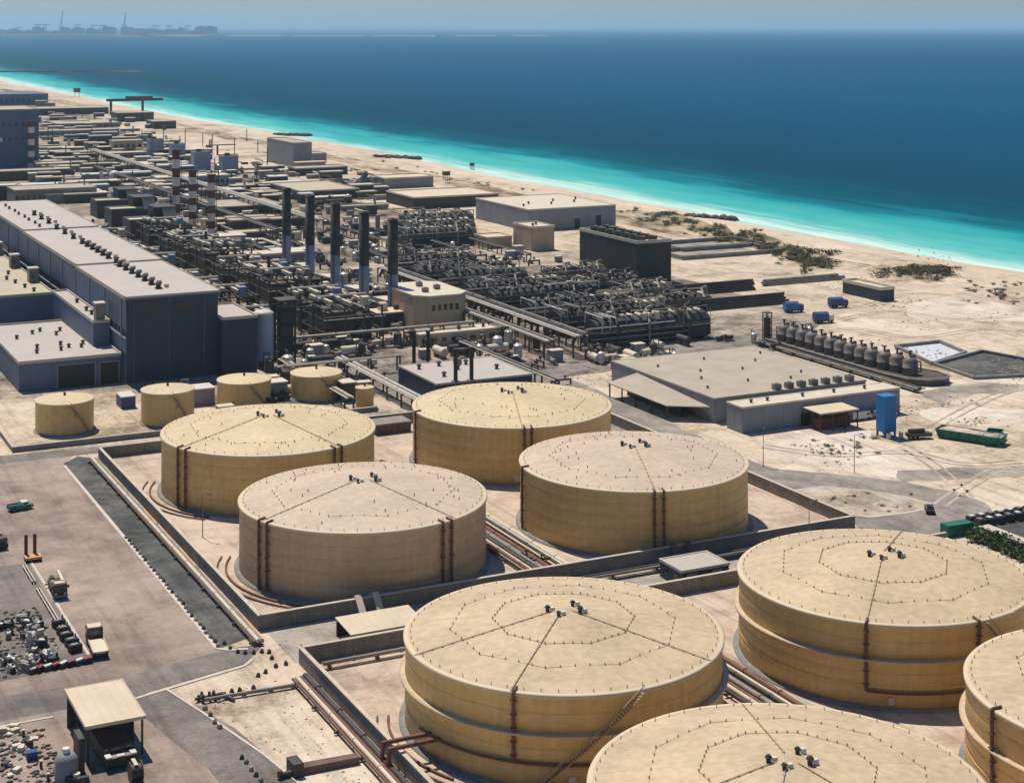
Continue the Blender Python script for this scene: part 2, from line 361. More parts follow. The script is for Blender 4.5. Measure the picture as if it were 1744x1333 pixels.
# ------------------------------------------------------------------ paved areas
sheet('plant_yard', [(133, 388), (150, 384), (206, 384), (222, 410), (300, 415), (345, 450), (352, 600), (335, 690), (340, 1300), (400, 1900), (380, 2700), (-300, 2700), (-300, 900), (60, 720), (60, 455), (107, 447), (120, 420)], .02, YARD)
sheet('paved_yard', [(-40, 200), (40, 200), (58, 242), (74.5, 254), (74.2, 378), (78, 386), (40, 388), (-40, 400)], .04, PAVE)
sheet('asphalt_strip', [(75.1, 256), (82.6, 259), (82.6, 381), (79, 385), (74.8, 380)], .04, DARKPAVE)
sheet('service_road', [(30, 386.5), (84, 386), (208, 386), (208, 392), (100, 391), (66, 393), (30, 398)], .06, PAVE2)
sheet('crossing_road', [(30, 243), (58.5, 243.4), (76.8, 248), (82, 254.6), (76, 255), (58, 251), (20, 253)], .06, PAVE2)
sheet('lower_road', [(56.5, 242.5), (63, 243.5), (68.5, 226), (72.3, 195), (62, 195), (61.5, 215)], .05, PAVE2)
sheet('service_yard', [(36, 195), (61.9, 195), (61.4, 215), (56.6, 241.6), (38, 241)], .045, PAVE)
sheet('storage_lot', [(28, 256.8), (55.2, 259), (55.2, 312), (30, 316)], .055, PAVE2)
sheet('tank_bund_floor', [(83.4, 260.9), (205.3, 260.9), (205.3, 380.6), (83.4, 380.6)], .03, BUNDF)
sheet('front_bund_floor', [(84.9, 150), (215, 150), (215, 243.8), (84.9, 243.8)], .03, BUNDF)
sheet('pipe_corridor', [(84, 245), (205, 245), (205, 260), (84, 260)], .03, TRACK)
def ell(cx, cy, rx, ry, rot, n=36):
    return [(cx + rx * math.cos(t) * math.cos(rot) - ry * math.sin(t) * math.sin(rot), cy + rx * math.cos(t) * math.sin(rot) + ry * math.sin(t) * math.cos(rot)) for t in [2 * math.pi * i / n for i in range(n)]]
sheet('right_road', [(207.5, 250), (207.5, 340), (213, 322), (219, 303), (229, 292), (236, 284), (241.5, 272), (242, 262), (236, 254.5), (226, 252), (219, 250)], .04, TRACK2, rough=1.1)
sheet('road_island', [P(x, y) for x, y in [(1335, 850), (1345, 836), (1400, 829), (1470, 835), (1540, 846), (1585, 858), (1582, 866), (1540, 874), (1480, 881), (1410, 872), (1360, 862)]], .06, ISLE, rough=.7)
ribbon_pts = [P(x, y) for x, y in [(1335, 850), (1345, 836), (1400, 829), (1470, 835), (1540, 846), (1585, 858), (1582, 866), (1540, 874), (1480, 881), (1410, 872), (1360, 862), (1335, 850)]]
sheet('far_lane', [(236, 283), (300, 262), (330, 262), (330, 268), (300, 270), (242, 290)], .035, TRACK, rough=2)
sheet('access_lane', [P(x, y) for x, y in [(905, 640), (1045, 600), (1215, 575), (1335, 570), (1330, 582), (1220, 590), (1060, 612), (960, 640), (1100, 700), (1290, 790), (1250, 800), (1040, 735)]], .035, TRACK2, rough=1.2)
sheet('pale_patch', [P(x, y) for x, y in [(1540, 520), (1640, 500), (1744, 510), (1744, 545), (1640, 550), (1560, 545)]], .025, PALE, rough=3)
sheet('pale_patch', [P(x, y) for x, y in [(1560, 700), (1650, 690), (1744, 700), (1744, 720), (1700, 728), (1600, 722)]], .022, PALE, rough=2.5)
sheet('pale_patch', [P(x, y) for x, y in [(1290, 745), (1400, 728), (1500, 752), (1620, 775), (1690, 800), (1560, 815), (1400, 800), (1310, 780)]], .022, PALE, rough=2.5)
sheet('grey_track', [P(x, y) for x, y in [(1560, 668), (1660, 650), (1744, 655), (1744, 665), (1660, 672), (1600, 690)]], .025, TRACK, rough=2)
sheet('black_yard', [(226, 236), (262, 236), (262, 258), (229, 254)], .05, DARKPAVE)
def ribbon(name, pts, wd, z, m):
    b = MB(); n = 0
    for i, (x, y) in enumerate(pts):
        a, c = pts[max(0, i - 1)], pts[min(len(pts) - 1, i + 1)]; d = Vector((c[0] - a[0], c[1] - a[1])).normalized(); h = wd / 2 * random.uniform(.7, 1.2)
        b.v += [(x - d.y * h, y + d.x * h, z), (x + d.y * h, y - d.x * h, z)]
        if i: b.f.append((2 * i - 2, 2 * i - 1, 2 * i + 1, 2 * i)); b.sm.append(True)
    tag(b.build(name, m), kind='structure')
def track(pix, wd, gap):
    ctl = [Vector(P(*p)) for p in pix]; pts = []
    for i in range(len(ctl) - 1):
        p0, p1, p2, p3 = ctl[max(0, i - 1)], ctl[i], ctl[i + 1], ctl[min(len(ctl) - 1, i + 2)]
        for k in range(8):
            t = k / 8; pts.append(.5 * (2 * p1 + (p2 - p0) * t + (2 * p0 - 5 * p1 + 4 * p2 - p3) * t * t + (3 * p1 - p0 - 3 * p2 + p3) * t ** 3))
    for sgn in (-1, 1):
        q = []
        for i, p in enumerate(pts):
            d = (pts[min(len(pts) - 1, i + 1)] - pts[max(0, i - 1)]).normalized(); q.append((p.x - d.y * gap * sgn / 2, p.y + d.x * gap * sgn / 2))
        ribbon('wheel_track', q, wd * .8, .07, RUT)
ribbon('island_rim', ribbon_pts, .9, .09, CONCL)
for pix in ([(1300, 760), (1420, 775), (1540, 770), (1640, 790), (1744, 785)], [(1560, 745), (1640, 700), (1700, 672), (1744, 660)], [(1330, 580), (1450, 560), (1560, 575), (1680, 560), (1744, 575)],
            [(1240, 575), (1330, 545), (1440, 530), (1560, 500), (1700, 515)], [(1600, 860), (1660, 820), (1700, 800), (1744, 805)], [(1430, 545), (1520, 530), (1640, 545), (1744, 535)], [(1540, 760), (1600, 800), (1650, 850)], [(1180, 470), (1290, 465), (1400, 490), (1500, 525)]):
    track(pix, 1.0, 2.6)
def kerb(name, label, pts, wd=.5, h=.14, m=KERB):
    b = MB()
    for (x0, y0), (x1, y1) in zip(pts, pts[1:]):
        d = Vector((x1 - x0, y1 - y0)); L = d.length; d /= L; nx, ny = -d.y * wd / 2, d.x * wd / 2
        b.prism([(x0 - nx, y0 - ny), (x1 - nx, y1 - ny), (x1 + nx, y1 + ny), (x0 + nx, y0 + ny)], 0, h)
    return tag(b.build(name, m), label, 'kerb', kind='structure')
kerb('kerb', 'pale kerb between the paved yard and the dark asphalt strip', [(74.6, 378), (74.6, 256), (76.3, 254.4), (79, 253.6)], .7)
kerb('kerb', 'long pale kerb across the crossing road', [(58.2, 242.3), (67, 244.6), (76.3, 247), (78.4, 249)], .55)
kerb('kerb', 'pale kerb above the service yard beside the pavilion', [(38, 241.2), (46, 241.2)], .45)
kerb('kerb', 'pale kerb along the edge of the storage lot', [(55.6, 316), (55.6, 262.5)], .45)
kerb('kerb', 'pale kerb along the lower road edge', [(63.3, 243.3), (65.8, 233), (69.5, 216), (72.5, 196)], .4)
kerb('kerb', 'pale kerb along the lane behind the tank bund', [(84, 385.2), (208, 385.2)], .5)

# ------------------------------------------------------------------ walls of the bunds (each straight wall a thing)
def wall(label, x0, x1, y0, y1, h, m=CONC, cap=True, thick=.5):
    t = thing('bund_wall', label, 'wall', (x0, y0, 0))
    X, Y = x1 - x0, y1 - y0
    n = max(1, int(max(X, Y) / 6))
    g = .05
    me = None
    for i in range(n):
        if X > Y:
            bx = (X * i / n + g, X * (i + 1) / n, 0, Y)
            if me is None: me = MB().box(0, X / n - g, 0, Y, 0, h).mesh('wall_panel', m)
            link('wall_panel', me, t, (X * i / n + g / 2, 0, 0))
        else:
            if me is None: me = MB().box(0, X, 0, Y / n - g, 0, h).mesh('wall_panel', m)
            link('wall_panel', me, t, (0, Y * i / n + g / 2, 0))
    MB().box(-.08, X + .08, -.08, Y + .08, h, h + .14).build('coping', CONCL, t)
    return t
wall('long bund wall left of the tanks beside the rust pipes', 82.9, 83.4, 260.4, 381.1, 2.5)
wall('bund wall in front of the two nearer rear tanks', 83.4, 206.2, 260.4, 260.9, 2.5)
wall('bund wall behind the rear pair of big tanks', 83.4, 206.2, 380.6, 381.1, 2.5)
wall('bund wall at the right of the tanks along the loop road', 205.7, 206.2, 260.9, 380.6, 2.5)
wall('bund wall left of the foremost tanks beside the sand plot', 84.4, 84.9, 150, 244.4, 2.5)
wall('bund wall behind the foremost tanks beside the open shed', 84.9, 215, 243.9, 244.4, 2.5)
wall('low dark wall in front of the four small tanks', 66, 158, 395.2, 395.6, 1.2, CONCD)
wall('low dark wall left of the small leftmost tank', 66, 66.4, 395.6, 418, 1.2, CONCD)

# ------------------------------------------------------------------ big tanks
TR, TH, RISE = 22.95, 12.3, 3.3
def tank_angle(cx, cy, r, px):
    best = None
    for i in range(1440):
        a = 2 * math.pi * i / 1440; X, Y = cx + r * math.cos(a), cy + r * math.sin(a)
        # facing the camera
        if (X - cx) * (0 - X) + (Y - cy) * (0 - Y) < 0: continue
        e = abs(Q(X, Y, TH)[0] - px)
        if best is None or e < best[0]: best = (e, a)
    return best[1]
def roof_z(r): return TH + .12 + RISE * (1 - r / TR)
def big_tank(label, cx, cy, wm, rm, kind, pipes=(), lines=(), girder=False, stair=None, ringpipe=None):
    t = thing('storage_tank', label, 'storage tank', (cx, cy, 0), 0, 'large tan storage tanks')
    n = 96
    MB().lathe(0, 0, [(TR + .9, 0), (TR + .9, .35), (TR - .2, .4)], n).build('foundation', CONCD, t)
    # shell as a stack of plate courses, each a hair narrower than the one below
    nc = 5
    for k in range(nc):
        z0, z1 = .4 + (TH - .4) * k / nc, .4 + (TH - .4) * (k + 1) / nc
        r = TR - .016 * k
        MB().lathe(0, 0, [(r - .02, z0), (r, z0 + .02), (r, z1)], n).build('shell_course', wm, t)
    nr = 12
    b = MB(); prof = [(TR * k / 8, roof_z(TR * k / 8)) for k in range(8, 0, -1)] + [(.01, roof_z(0))]
    b.lathe(0, 0, prof, n); rf = b.build('roof', rm, t)
    MB().lathe(0, 0, [(TR - .1, TH - .35), (TR + .22, TH - .3), (TR + .26, TH + .05), (TR + .1, TH + .2), (TR - .45, TH + .2)], n).build('rim', RIM, t)
    # roof seams: weld lines standing proud, as radial and ring battens
    b = MB()
    for k in range(18):
        a = 2 * math.pi * k / 18 + .1
        b.tube((2.5 * math.cos(a), 2.5 * math.sin(a), roof_z(2.5)), ((TR - .5) * math.cos(a), (TR - .5) * math.sin(a), roof_z(TR - .5)), .013, 4, False)
    tag(b.build('weld_seam', rm, rf), kind='stuff')
    # rings of little posts with a rail between them
    rings = (.45, .72) if kind == 'B' else (.74,)
    for q, fr in enumerate(rings):
        r = fr * TR; nseg = 10; b = MB(); a0 = .2 + q * .1
        P_ = []
        for k in range(nseg):
            a, a2 = a0 + 2 * math.pi * k / nseg, a0 + 2 * math.pi * (k + 1) / nseg
            p, p2 = Vector((r * math.cos(a), r * math.sin(a), roof_z(r))), Vector((r * math.cos(a2), r * math.sin(a2), roof_z(r)))
            if kind == 'B' or k % 2 == 0: b.tube(p + Vector((0, 0, .1)), p2 + Vector((0, 0, .1)), .03, 4, False)
            for j in range(5):
                c = p.lerp(p2, j / 5); b.box(c.x - .07, c.x + .07, c.y - .07, c.y + .07, c.z - .3, c.z + .38)
        tag(b.build('roof_ring', ROOFS, rf), kind='stuff')
    if kind == 'A':
        b = MB()
        for k in range(26):
            a = random.random() * 6.283; r = TR * random.uniform(.45, .9)
            b.box(r * math.cos(a) - .08, r * math.cos(a) + .08, r * math.sin(a) - .08, r * math.sin(a) + .08, roof_z(r) - .1, roof_z(r) + .45)
        tag(b.build('roof_stud', ROOFS, rf), kind='stuff')
    # edge handrail stubs near the rim
    b = MB()
    for k in range(60):
        a = 2 * math.pi * k / 60; r = TR - .8
        b.box(r * math.cos(a) - .05, r * math.cos(a) + .05, r * math.sin(a) - .05, r * math.sin(a) + .05, roof_z(r) - .05, roof_z(r) + .4)
    tag(b.build('rim_stud', rm, rf), kind='stuff')
    # pipes lying on the roof from the rim to the crown
    for px in lines:
        a = tank_angle(cx, cy, TR, px) if px > 0 else -px
        b = MB(); b.tube((1.5 * math.cos(a), 1.5 * math.sin(a), roof_z(1.5) + .12), ((TR + .1) * math.cos(a), (TR + .1) * math.sin(a), roof_z(TR) + .12), .065, 5)
        for k in range(14):
            r = 2 + (TR - 3) * k / 13; b.box(r * math.cos(a) - .14, r * math.cos(a) + .14, r * math.sin(a) - .14, r * math.sin(a) + .14, roof_z(r) - .05, roof_z(r) + .12)
        b.build('roof_pipe', ROOFP, rf)
    # crown vents
    for k, (dx, dy, s_) in enumerate([(-2.3, .6, 1), (-1.7, -1.6, .8), (2.0, .9, .9), (1.7, -1.9, 1.1)]):
        z = roof_z(math.hypot(dx, dy)); b = MB().cyl(dx, dy, z - .1, z + .6 * s_, .28 * s_, 10).cyl(dx, dy, z + .6 * s_, z + .9 * s_, .46 * s_, 10, .25 * s_)
        vn = b.build('vent', BLACKM if k % 2 == 0 else STEEL, t)
        MB().box(dx + .5, dx + 1.1, dy - .25, dy + .25, z - .1, z + .5).build('vent_hatch', WHITE, vn)
    # downpipes on the shell
    for px, z0 in pipes:
        a = tank_angle(cx, cy, TR + .3, px); ca, sa = math.cos(a), math.sin(a)
        b = MB().tube(((TR + .38) * ca, (TR + .38) * sa, z0), ((TR + .38) * ca, (TR + .38) * sa, TH + .3), .26, 8)
        b.tube(((TR + .38) * ca, (TR + .38) * sa, TH + .3), ((TR - 1) * ca, (TR - 1) * sa, TH + .45), .22, 8)
        for k in range(5): 
            z = z0 + (TH - z0) * (k + .5) / 5; b.box((TR + .38) * ca - .36, (TR + .38) * ca + .36, (TR + .38) * sa - .36, (TR + .38) * sa + .36, z - .08, z + .08)
        b.build('downpipe', RUST, t)
    if girder:
        MB().lathe(0, 0, [(TR, 7.0), (TR + .8, 7.06), (TR + .8, 7.34), (TR, 7.36)], n).build('wind_girder', TANKR, t)
        MB().lathe(0, 0, [(TR + .02, 3.45), (TR + .02, 3.3), (TR + .1, 3.2), (TR + .1, 3.1), (TR + .02, 3.1)], n).build('lower_band', wm, t)
    if ringpipe:
        a0, a1 = [tank_angle(cx, cy, TR + .4, p) for p in ringpipe[:2]]
        if a1 < a0: a1 += 2 * math.pi
        z = ringpipe[2]; b = MB(); m = 20
        pts = [((TR + .4) * math.cos(lerp(a0, a1, i / m)), (TR + .4) * math.sin(lerp(a0, a1, i / m)), z) for i in range(m + 1)]
        b.path(pts, .2, 6); b.build('fire_water_pipe', RUST, t)
    if stair:
        a0, a1 = [tank_angle(cx, cy, TR + .5, p) for p in stair]
        if abs(a1 - a0) > math.pi: a1 += 2 * math.pi * (1 if a0 > a1 else -1)
        b = MB(); m = 40
        for i in range(m):
            a = lerp(a0, a1, (i + .5) / m); z = TH - (TH - .3) * (i + .5) / m
            c_, s_ = math.cos(a), math.sin(a)
            b.prism([((TR + .1) * c_ - .14 * s_, (TR + .1) * s_ + .14 * c_), ((TR + .1) * c_ + .14 * s_, (TR + .1) * s_ - .14 * c_),
                     ((TR + .95) * c_ + .14 * s_, (TR + .95) * s_ - .14 * c_), ((TR + .95) * c_ - .14 * s_, (TR + .95) * s_ + .14 * c_)], z - .08, z)
        tag(b.build('stair_tread', SEAM, t), kind='stuff')
        b = MB()
        for rr, dz in ((TR + .95, -.1), (TR + .95, 1.0)):
            pts = [(rr * math.cos(lerp(a0, a1, i / m)), rr * math.sin(lerp(a0, a1, i / m)), TH - (TH - .3) * i / m + dz) for i in range(m + 1)]
            b.path(pts, .09, 4)
        b.build('stair_rail', SEAM, t)
    # manhole low on the shell
    a = math.atan2(-cy, -cx) + .05
    b = MB().tube(((TR - .1) * math.cos(a), (TR - .1) * math.sin(a), 1.4), ((TR + .35) * math.cos(a), (TR + .35) * math.sin(a), 1.4), .55, 12); b.build('manhole', CREAM, t)
    return t
big_tank('large tan tank at the rear left with yellowish roof, two downpipes on its left', 111.3, 342, TANKW, TANKR2, 'A', [(303, .5), (316, .5), (570, .5), (582, .5)], [308, 577])
big_tank('large tan tank at the rear right, farthest of the big tanks, pale yellow roof', 169, 339, TANKW, TANKR2, 'A', [(893, .5), (906, .5), (708, .5)], [890])
big_tank('large grey brown tank in the bund corner beside the dark asphalt strip', 111.3, 285.5, TANKW2, TANKR3, 'A', [(441, .5), (455, .5), (755, .5), (769, .5)], [447, 775])
big_tank('large tan tank beside the loop road with paired downpipes on its front', 169.3, 284.5, TANKW, TANKR3, 'A', [(1115, .5), (1131, .5), (890, .5)], [1117])
big_tank('large tan tank with diagonal stair and girder, centre foreground', 112.3, 208.5, TANKW, TANKR, 'B', [(874, 3.4)], [870, 1210, -3.1], True, (1095, 915), (715, 1015, 3.4))
big_tank('large tan tank in right foreground with rust pipe bent along its front', 169.9, 207.5, TANKW, TANKR, 'B', [(1476, 2.6), (1668, 6)], [1476, -.75], True, (1680, 1750), (1476, 1660, 2.6))
big_tank('large tan tank cut by the bottom picture edge, roof only in view', 112.5, 154.3, TANKW, TANKR, 'B', [(1360, 3)], [1300, 1640, -3.1, -1.2], True)
big_tank('large tan tank cut by the right picture edge behind the bottom tank', 171.4, 156, TANKW, TANKR, 'B', [(1690, 3)], [-3.3], True)

# ------------------------------------------------------------------ small tanks
def small_tank(label, cx, cy, r, h, stairs=True):
    t = thing('small_tank', label, 'storage tank', (cx, cy, 0), 0, 'small tan tanks by the power hall')
    n = 40
    MB().lathe(0, 0, [(r + .5, 0), (r + .5, .25), (r - .1, .3)], n).build('foundation', CONCD, t)
    MB().lathe(0, 0, [(r, .3), (r, h)], n).build('shell', TANKW, t)
    MB().lathe(0, 0, [(r - .1, h + .1), (r * .5, h + .1 + r * .06), (.01, h + .1 + r * .12)], n).build('roof', TANKR2, t)
    MB().lathe(0, 0, [(r - .05, h - .2), (r + .15, h - .18), (r + .15, h + .12), (r - .2, h + .14)], n).build('rim', RIM, t)
    MB().cyl(0, 0, h + r * .12, h + r * .12 + .8, .3, 8).build('vent', STEEL, t)
    if stairs:
        b = MB(); a0 = math.atan2(-cy, -cx) + .9; a1 = a0 - .75; m = 18
        for i in range(m + 1):
            a = lerp(a0, a1, i / m); b.box((r + .35) * math.cos(a) - .28, (r + .35) * math.cos(a) + .28, (r + .35) * math.sin(a) - .28, (r + .35) * math.sin(a) + .28, lerp(.4, h, i / m) - .06, lerp(.4, h, i / m) + .06)
        b.path([((r + .7) * math.cos(lerp(a0, a1, i / m)), (r + .7) * math.sin(lerp(a0, a1, i / m)), lerp(1.2, h + .8, i / m)) for i in range(m + 1)], .08, 4)
        b.build('stair', SEAM, t)
        a = a0 - .5; MB().tube(((r - .1) * math.cos(a), (r - .1) * math.sin(a), h * .62), ((r + .3) * math.cos(a), (r + .3) * math.sin(a), h * .62), .5, 10).build('manhole', SEAM, t)
for lab, px, py, hw, h in [('small tan tank farthest left near the low dark wall', 98, 742, 49, 7.6), ('small tan tank second from left with a stair on its right', 277, 727, 45, 8.2),
                          ('small tan tank third from left partly behind the large tank', 409, 697, 46, 6.6), ('small tan tank second from right before the pipe clutter', 534, 684, 44, 6.6)]:
    X, Y = P(px, py); d = X * sA + Y * cA; r = hw / FP * d
    Y += r * .8; X += r * .4; small_tank(lab, X, Y, r, h)
X, Y = P(626, 697); small_tank('smallest tan tank, slim, rightmost of the small tanks', X, Y + 2, 2.35, 5.4, False)

# ------------------------------------------------------------------ generic building
VENTM = MB().cyl(0, 0, 0, .9, .45, 8).cyl(0, 0, .9, 1.35, .8, 8, .5).mesh('roof_vent', STEEL)
ACM = MB().box(-1, 1, -.8, .8, .15, 1.5).box(-.9, -.7, -.7, .7, 0, .15).box(.7, .9, -.7, .7, 0, .15).cyl(0, 0, 1.5, 1.7, .55, 10).mesh('air_conditioner', GREYP)
def building(name, label, cat, x0, x1, y0, y1, h, wm, rm, vents=(), acs=(), doors=(), windows=(), panels=0, parapet=.5, group=None, ov=.15, vs_=1.0):
    t = thing(name, label, cat, (x0, y0, 0), 0, group); X, Y = x1 - x0, y1 - y0
    MB().box(0, X, 0, Y, 0, h).build('wall', wm, t)
    b = MB().box(-ov, X + ov, -ov, Y + ov, h + .003, h + .3); rf = b.build('roof', rm, t)
    if parapet:
        p = MB(); q = .35
        p.box(-ov - .02, X + ov + .02, -ov - .02, q - ov, h - .05, h + .3 + parapet).box(-ov - .02, X + ov + .02, Y + ov - q, Y + ov + .02, h - .05, h + .3 + parapet)
        p.box(-ov - .025, q - ov, q - ov, Y + ov - q, h - .05, h + .3 + parapet - .004).box(X + ov - q, X + ov + .025, q - ov, Y + ov - q, h - .05, h + .3 + parapet - .004)
        p.build('parapet', rm, rf)
    for fx, fy in vents: o = link('roof_vent', VENTM, rf, (fx * X, fy * Y, h + .25)); o.scale = (vs_,) * 3
    for fx, fy in acs: link('air_conditioner', ACM, rf, (fx * X, fy * Y, h + .3))
    for side, u, wd, hh in doors:       # flat black slab with the opening's shade in its colour, frame proud
        if side == 'f':
            dr = MB().box(u - wd / 2, u + wd / 2, -.12, .02, 0.02, hh).build('door', BLACKM, t)
            MB().box(u - wd / 2 - .3, u - wd / 2, -.2, .03, 0, hh + .3).box(u + wd / 2, u + wd / 2 + .3, -.2, .03, 0, hh + .3).box(u - wd / 2, u + wd / 2, -.2, .03, hh, hh + .3).build('door_frame', GREYW, dr)
        else:
            dr = MB().box(-.12, .02, u - wd / 2, u + wd / 2, 0.02, hh).build('door', BLACKM, t)
            MB().box(-.14, .03, u - wd / 2 - .3, u - wd / 2, 0, hh + .3).box(-.14, .03, u + wd / 2, u + wd / 2 + .3, 0, hh + .3).box(-.14, .03, u - wd / 2, u + wd / 2, hh, hh + .3).build('door_frame', GREYW, dr)
    for side, n, z0, z1, frac in windows:
        L = X if side == 'f' else Y; wd = L / n * frac
        me = (MB().box(0, wd, -.11, .02, 0, z1 - z0) if side == 'f' else MB().box(-.11, .02, 0, wd, 0, z1 - z0)).mesh('window', GLASS)
        for i in range(n):
            u = L * (i + .5) / n - wd / 2; link('window', me, t, (u, 0, z0) if side == 'f' else (0, u, z0))
    if panels:
        for side, L in (('f', X), ('l', Y)):
            n = max(2, int(L / panels)); wd = L / n
            me = (MB().box(.06, wd - .06, -.07, -.003, .3, h - .5) if side == 'f' else MB().box(-.07, -.003, .06, wd - .06, .3, h - .5)).mesh('cladding_panel', wm)
            for i in range(n): link('cladding_panel', me, t, (i * wd, 0, 0) if side == 'f' else (0, i * wd, 0))
    return t
def fbuild(name, label, cat, pxl, pxr, pyb, h, depth, wm, rm, **k):
    """building whose front foot runs from photo column pxl (row pyb) to pxr"""
    x0, y0 = P(pxl, pyb); x1 = xat(pxr, y0)
    return building(name, label, cat, x0, x1, y0, y0 + depth, h, wm, rm, **k)

# ------------------------------------------------------------------ power hall and its annexes
t = thing('power_hall', 'long tall blue grey turbine hall with a row of dark vents on its pale roof', 'industrial hall', (107, 456, 0))
HX, HL = 26.2, 261
for k, (y0, y1, h) in enumerate([(0, 65.7, 24), (65.7, 159, 24.5), (159, HL, 25)]):
    MB().box(0, HX, y0 + (.02 if k else 0), y1, 0, h).build('wall', HALLW if k else HALLW, t)
    MB().box(-.35, HX + .35, y0 - (.3 if k == 0 else 0), y1, h + .003, h + .55).build('roof', HALLR, t)
    MB().box(-.7, -.36, y0 - .3, y1, h - .3, h + .75).box(HX + .36, HX + .7, y0 - .3, y1, h - .3, h + .75).build('gutter', GREYR, t)
me = MB().box(.05, HX / 13 - .05, -.12, -.003, .3, 23.4).mesh('cladding_panel', HALLF)  # front panels carry their shade as a darker blue than the side
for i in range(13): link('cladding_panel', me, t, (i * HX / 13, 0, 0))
me = MB().box(-.12, -.003, .06, 5.1, 15.5, 23.2).mesh('cladding_panel', HALLW)
me2 = MB().box(-.06, -.003, .5, 4.6, 13.3, 15.0).mesh('window', GLASS)
for i in range(50):
    link('cladding_panel', me, t, (0, i * 5.2, 0)); link('window', me2, t, (0, i * 5.2, 0))
MB().box(-.4, -.004, 0, HL, 12.6, 13.0).build('ledge', GREYW, t)
MB().box(.05, HX, -.3, -.004, 0, .3).build('plinth', CONCD, t)
dp = MB().tube((-.3, 0, .2), (-.3, 0, 23.3), .14, 6).mesh('downpipe', GREYW)
for i in range(13): link('downpipe', dp, t, (0, 5.2 + i * 20.8 - .1, 0))
dp = MB().tube((0, -.28, .3), (0, -.28, 23.6), .12, 6).mesh('downpipe', HALLW)
for i in (1, 6, 11): link('downpipe', dp, t, (i * HX / 13 + .05, 0, 0))
MB().box(18, 21.5, -.22, -.1, .3, 4.2).build('door', STEEL, t); [MB().box(x, x + 5, -.2, -.1, 20.2, 21.4).build('louvre', STEEL, t) for x in (4, 14)]
me = MB().box(-.9, .9, -.9, .9, 0, .35).cyl(0, 0, .35, 1.5, .75, 10).cyl(0, 0, 1.5, 2.0, 1.15, 10, .7).mesh('roof_vent', BLACKM)
me2 = MB().box(-.6, .6, -.6, .6, 0, 1.1).mesh('vent_box', CREAM)
for i in range(20):
    y = 10 + i * 8.0 if i < 13 else 114 + (i - 13) * 15; z = 24.5 + (.5 if y > 65.7 else 0) + (.5 if y > 159 else 0)
    if abs(y - 65.7) < 1.5: y -= 3
    vv = link('roof_vent', me, t, (11.6, y, z)); link('vent_box', me2, vv, (2.6, 1.2, 0))
for i in range(8):
    y = 165 + i * 11; link('roof_vent', me, t, (6.5 + (i % 2) * .4, y, 25.5)).scale = (.6, .6, .6)
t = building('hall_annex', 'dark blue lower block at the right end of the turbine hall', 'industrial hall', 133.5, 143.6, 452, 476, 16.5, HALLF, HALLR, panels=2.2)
building('service_wing', 'lower wing with yellowish roof along the left side of the turbine hall', 'industrial building', 40, 102.2, 535, 668, 14, HALLW, YROOF,
         vents=[(.92, .05), (.9, .12), (.88, .2), (.86, .27), (.9, .36), (.86, .45), (.9, .55), (.6, .3), (.5, .5)], panels=6, windows=(('f', 12, 4, 6, .5),))
building('link_block', 'narrow white roofed block between the wing and the hall', 'industrial building', 101.8, 106.4, 474, 534.6, 14.6, HALLW, HALLR, vents=[(.5, .1), (.5, .22), (.5, .34), (.6, .6)], panels=5)
t = building('workshop', 'low white roofed workshop with wide dark doorway, left of the turbine hall', 'workshop', 78.5, 106.3, 459.6, 520, 7.6, HALLW, HALLR,
         vents=[(.25, .2), (.3, .32), (.5, .22), (.55, .35), (.6, .27), (.72, .25), (.77, .33), (.4, .7), (.5, .75), (.62, .62), (.7, .72), (.2, .6)], doors=(('f', 15.5, 10, 6.2), ('f', 24.6, 5, 6.0)), panels=4, vs_=.9)
t = thing('roof_plant_room', 'small pale stair tower standing against the side wall of the turbine hall', 'plant room', (102.6, 474.6, 14.9))
MB().box(0, 2.6, 0, 3, 0, 5).build('wall', GREYP, t); MB().box(-.2, 2.8, -.2, 3.2, 5.003, 5.35).build('roof', WHITE, t)
for k, (y, lab) in enumerate([(560, 'boxy ventilation unit on the yellowish roof, nearest of three by the hall wall'), (596, 'boxy ventilation unit on the yellowish roof, middle of three by the hall wall'), (632, 'boxy ventilation unit on the yellowish roof, farthest of three by the hall wall')]):
    t = thing('ventilation_unit', lab, 'ventilation unit', (99, y, 14.3), 0, 'ventilation units by the hall wall')
    MB().box(0, 3, 0, 4, 0, 4.6).build('casing', GREYP, t); MB().box(.4, 1.2, -1.3, -.003, 1.5, 3.2).build('duct', STEEL, t); MB().box(-.15, 3.15, -.15, 4.15, 4.603, 4.9).build('lid', SILV, t)

# vertical silver tank and dark tower at the end of the hall
t = thing('surge_tank', 'tall blue grey cylinder tank with pale domed top beside the hall end', 'tank', (148.6, 462, 0))
MB().lathe(0, 0, [(3.0, 0), (3.0, 15.6)], 28).build('shell', mat('surge_tank_blue', (.30, .36, .47), .5, var=.12, streak=.3), t); MB().lathe(0, 0, [(3.0, 15.6), (3.12, 15.65), (3.12, 15.95), (2.2, 16.5), (.01, 16.8)], 28).build('dome', CREAM, t)
MB().tube((2.9, -1.2, 0), (2.9, -1.2, 16.2), .12, 5).build('ladder', STEEL, t)
t = thing('elevator_tower', 'dark steel tower right of the blue grey cylinder tank', 'tower', (153.6, 461, 0))
b = MB()
for x in (0, 4.5):
    for y in (0, 5): b.box(x - .25, x + .25, y - .25, y + .25, 0, 19)
for z in (4, 8, 12, 16, 19): b.box(-.25, 4.75, -.25, .25, z - .3, z).box(-.25, 4.75, 4.75, 5.25, z - .3, z).box(-.2, .2, .25, 4.75, z - .3, z).box(4.3, 4.7, .25, 4.75, z - .3, z)
b.build('frame', BLACKM, t); MB().box(.4, 4.1, .4, 4.6, 0, 17).build('shaft', STEEL, t); MB().box(-.6, 5.1, -.6, 5.6, 19.003, 19.3).build('platform', STEELB, t)

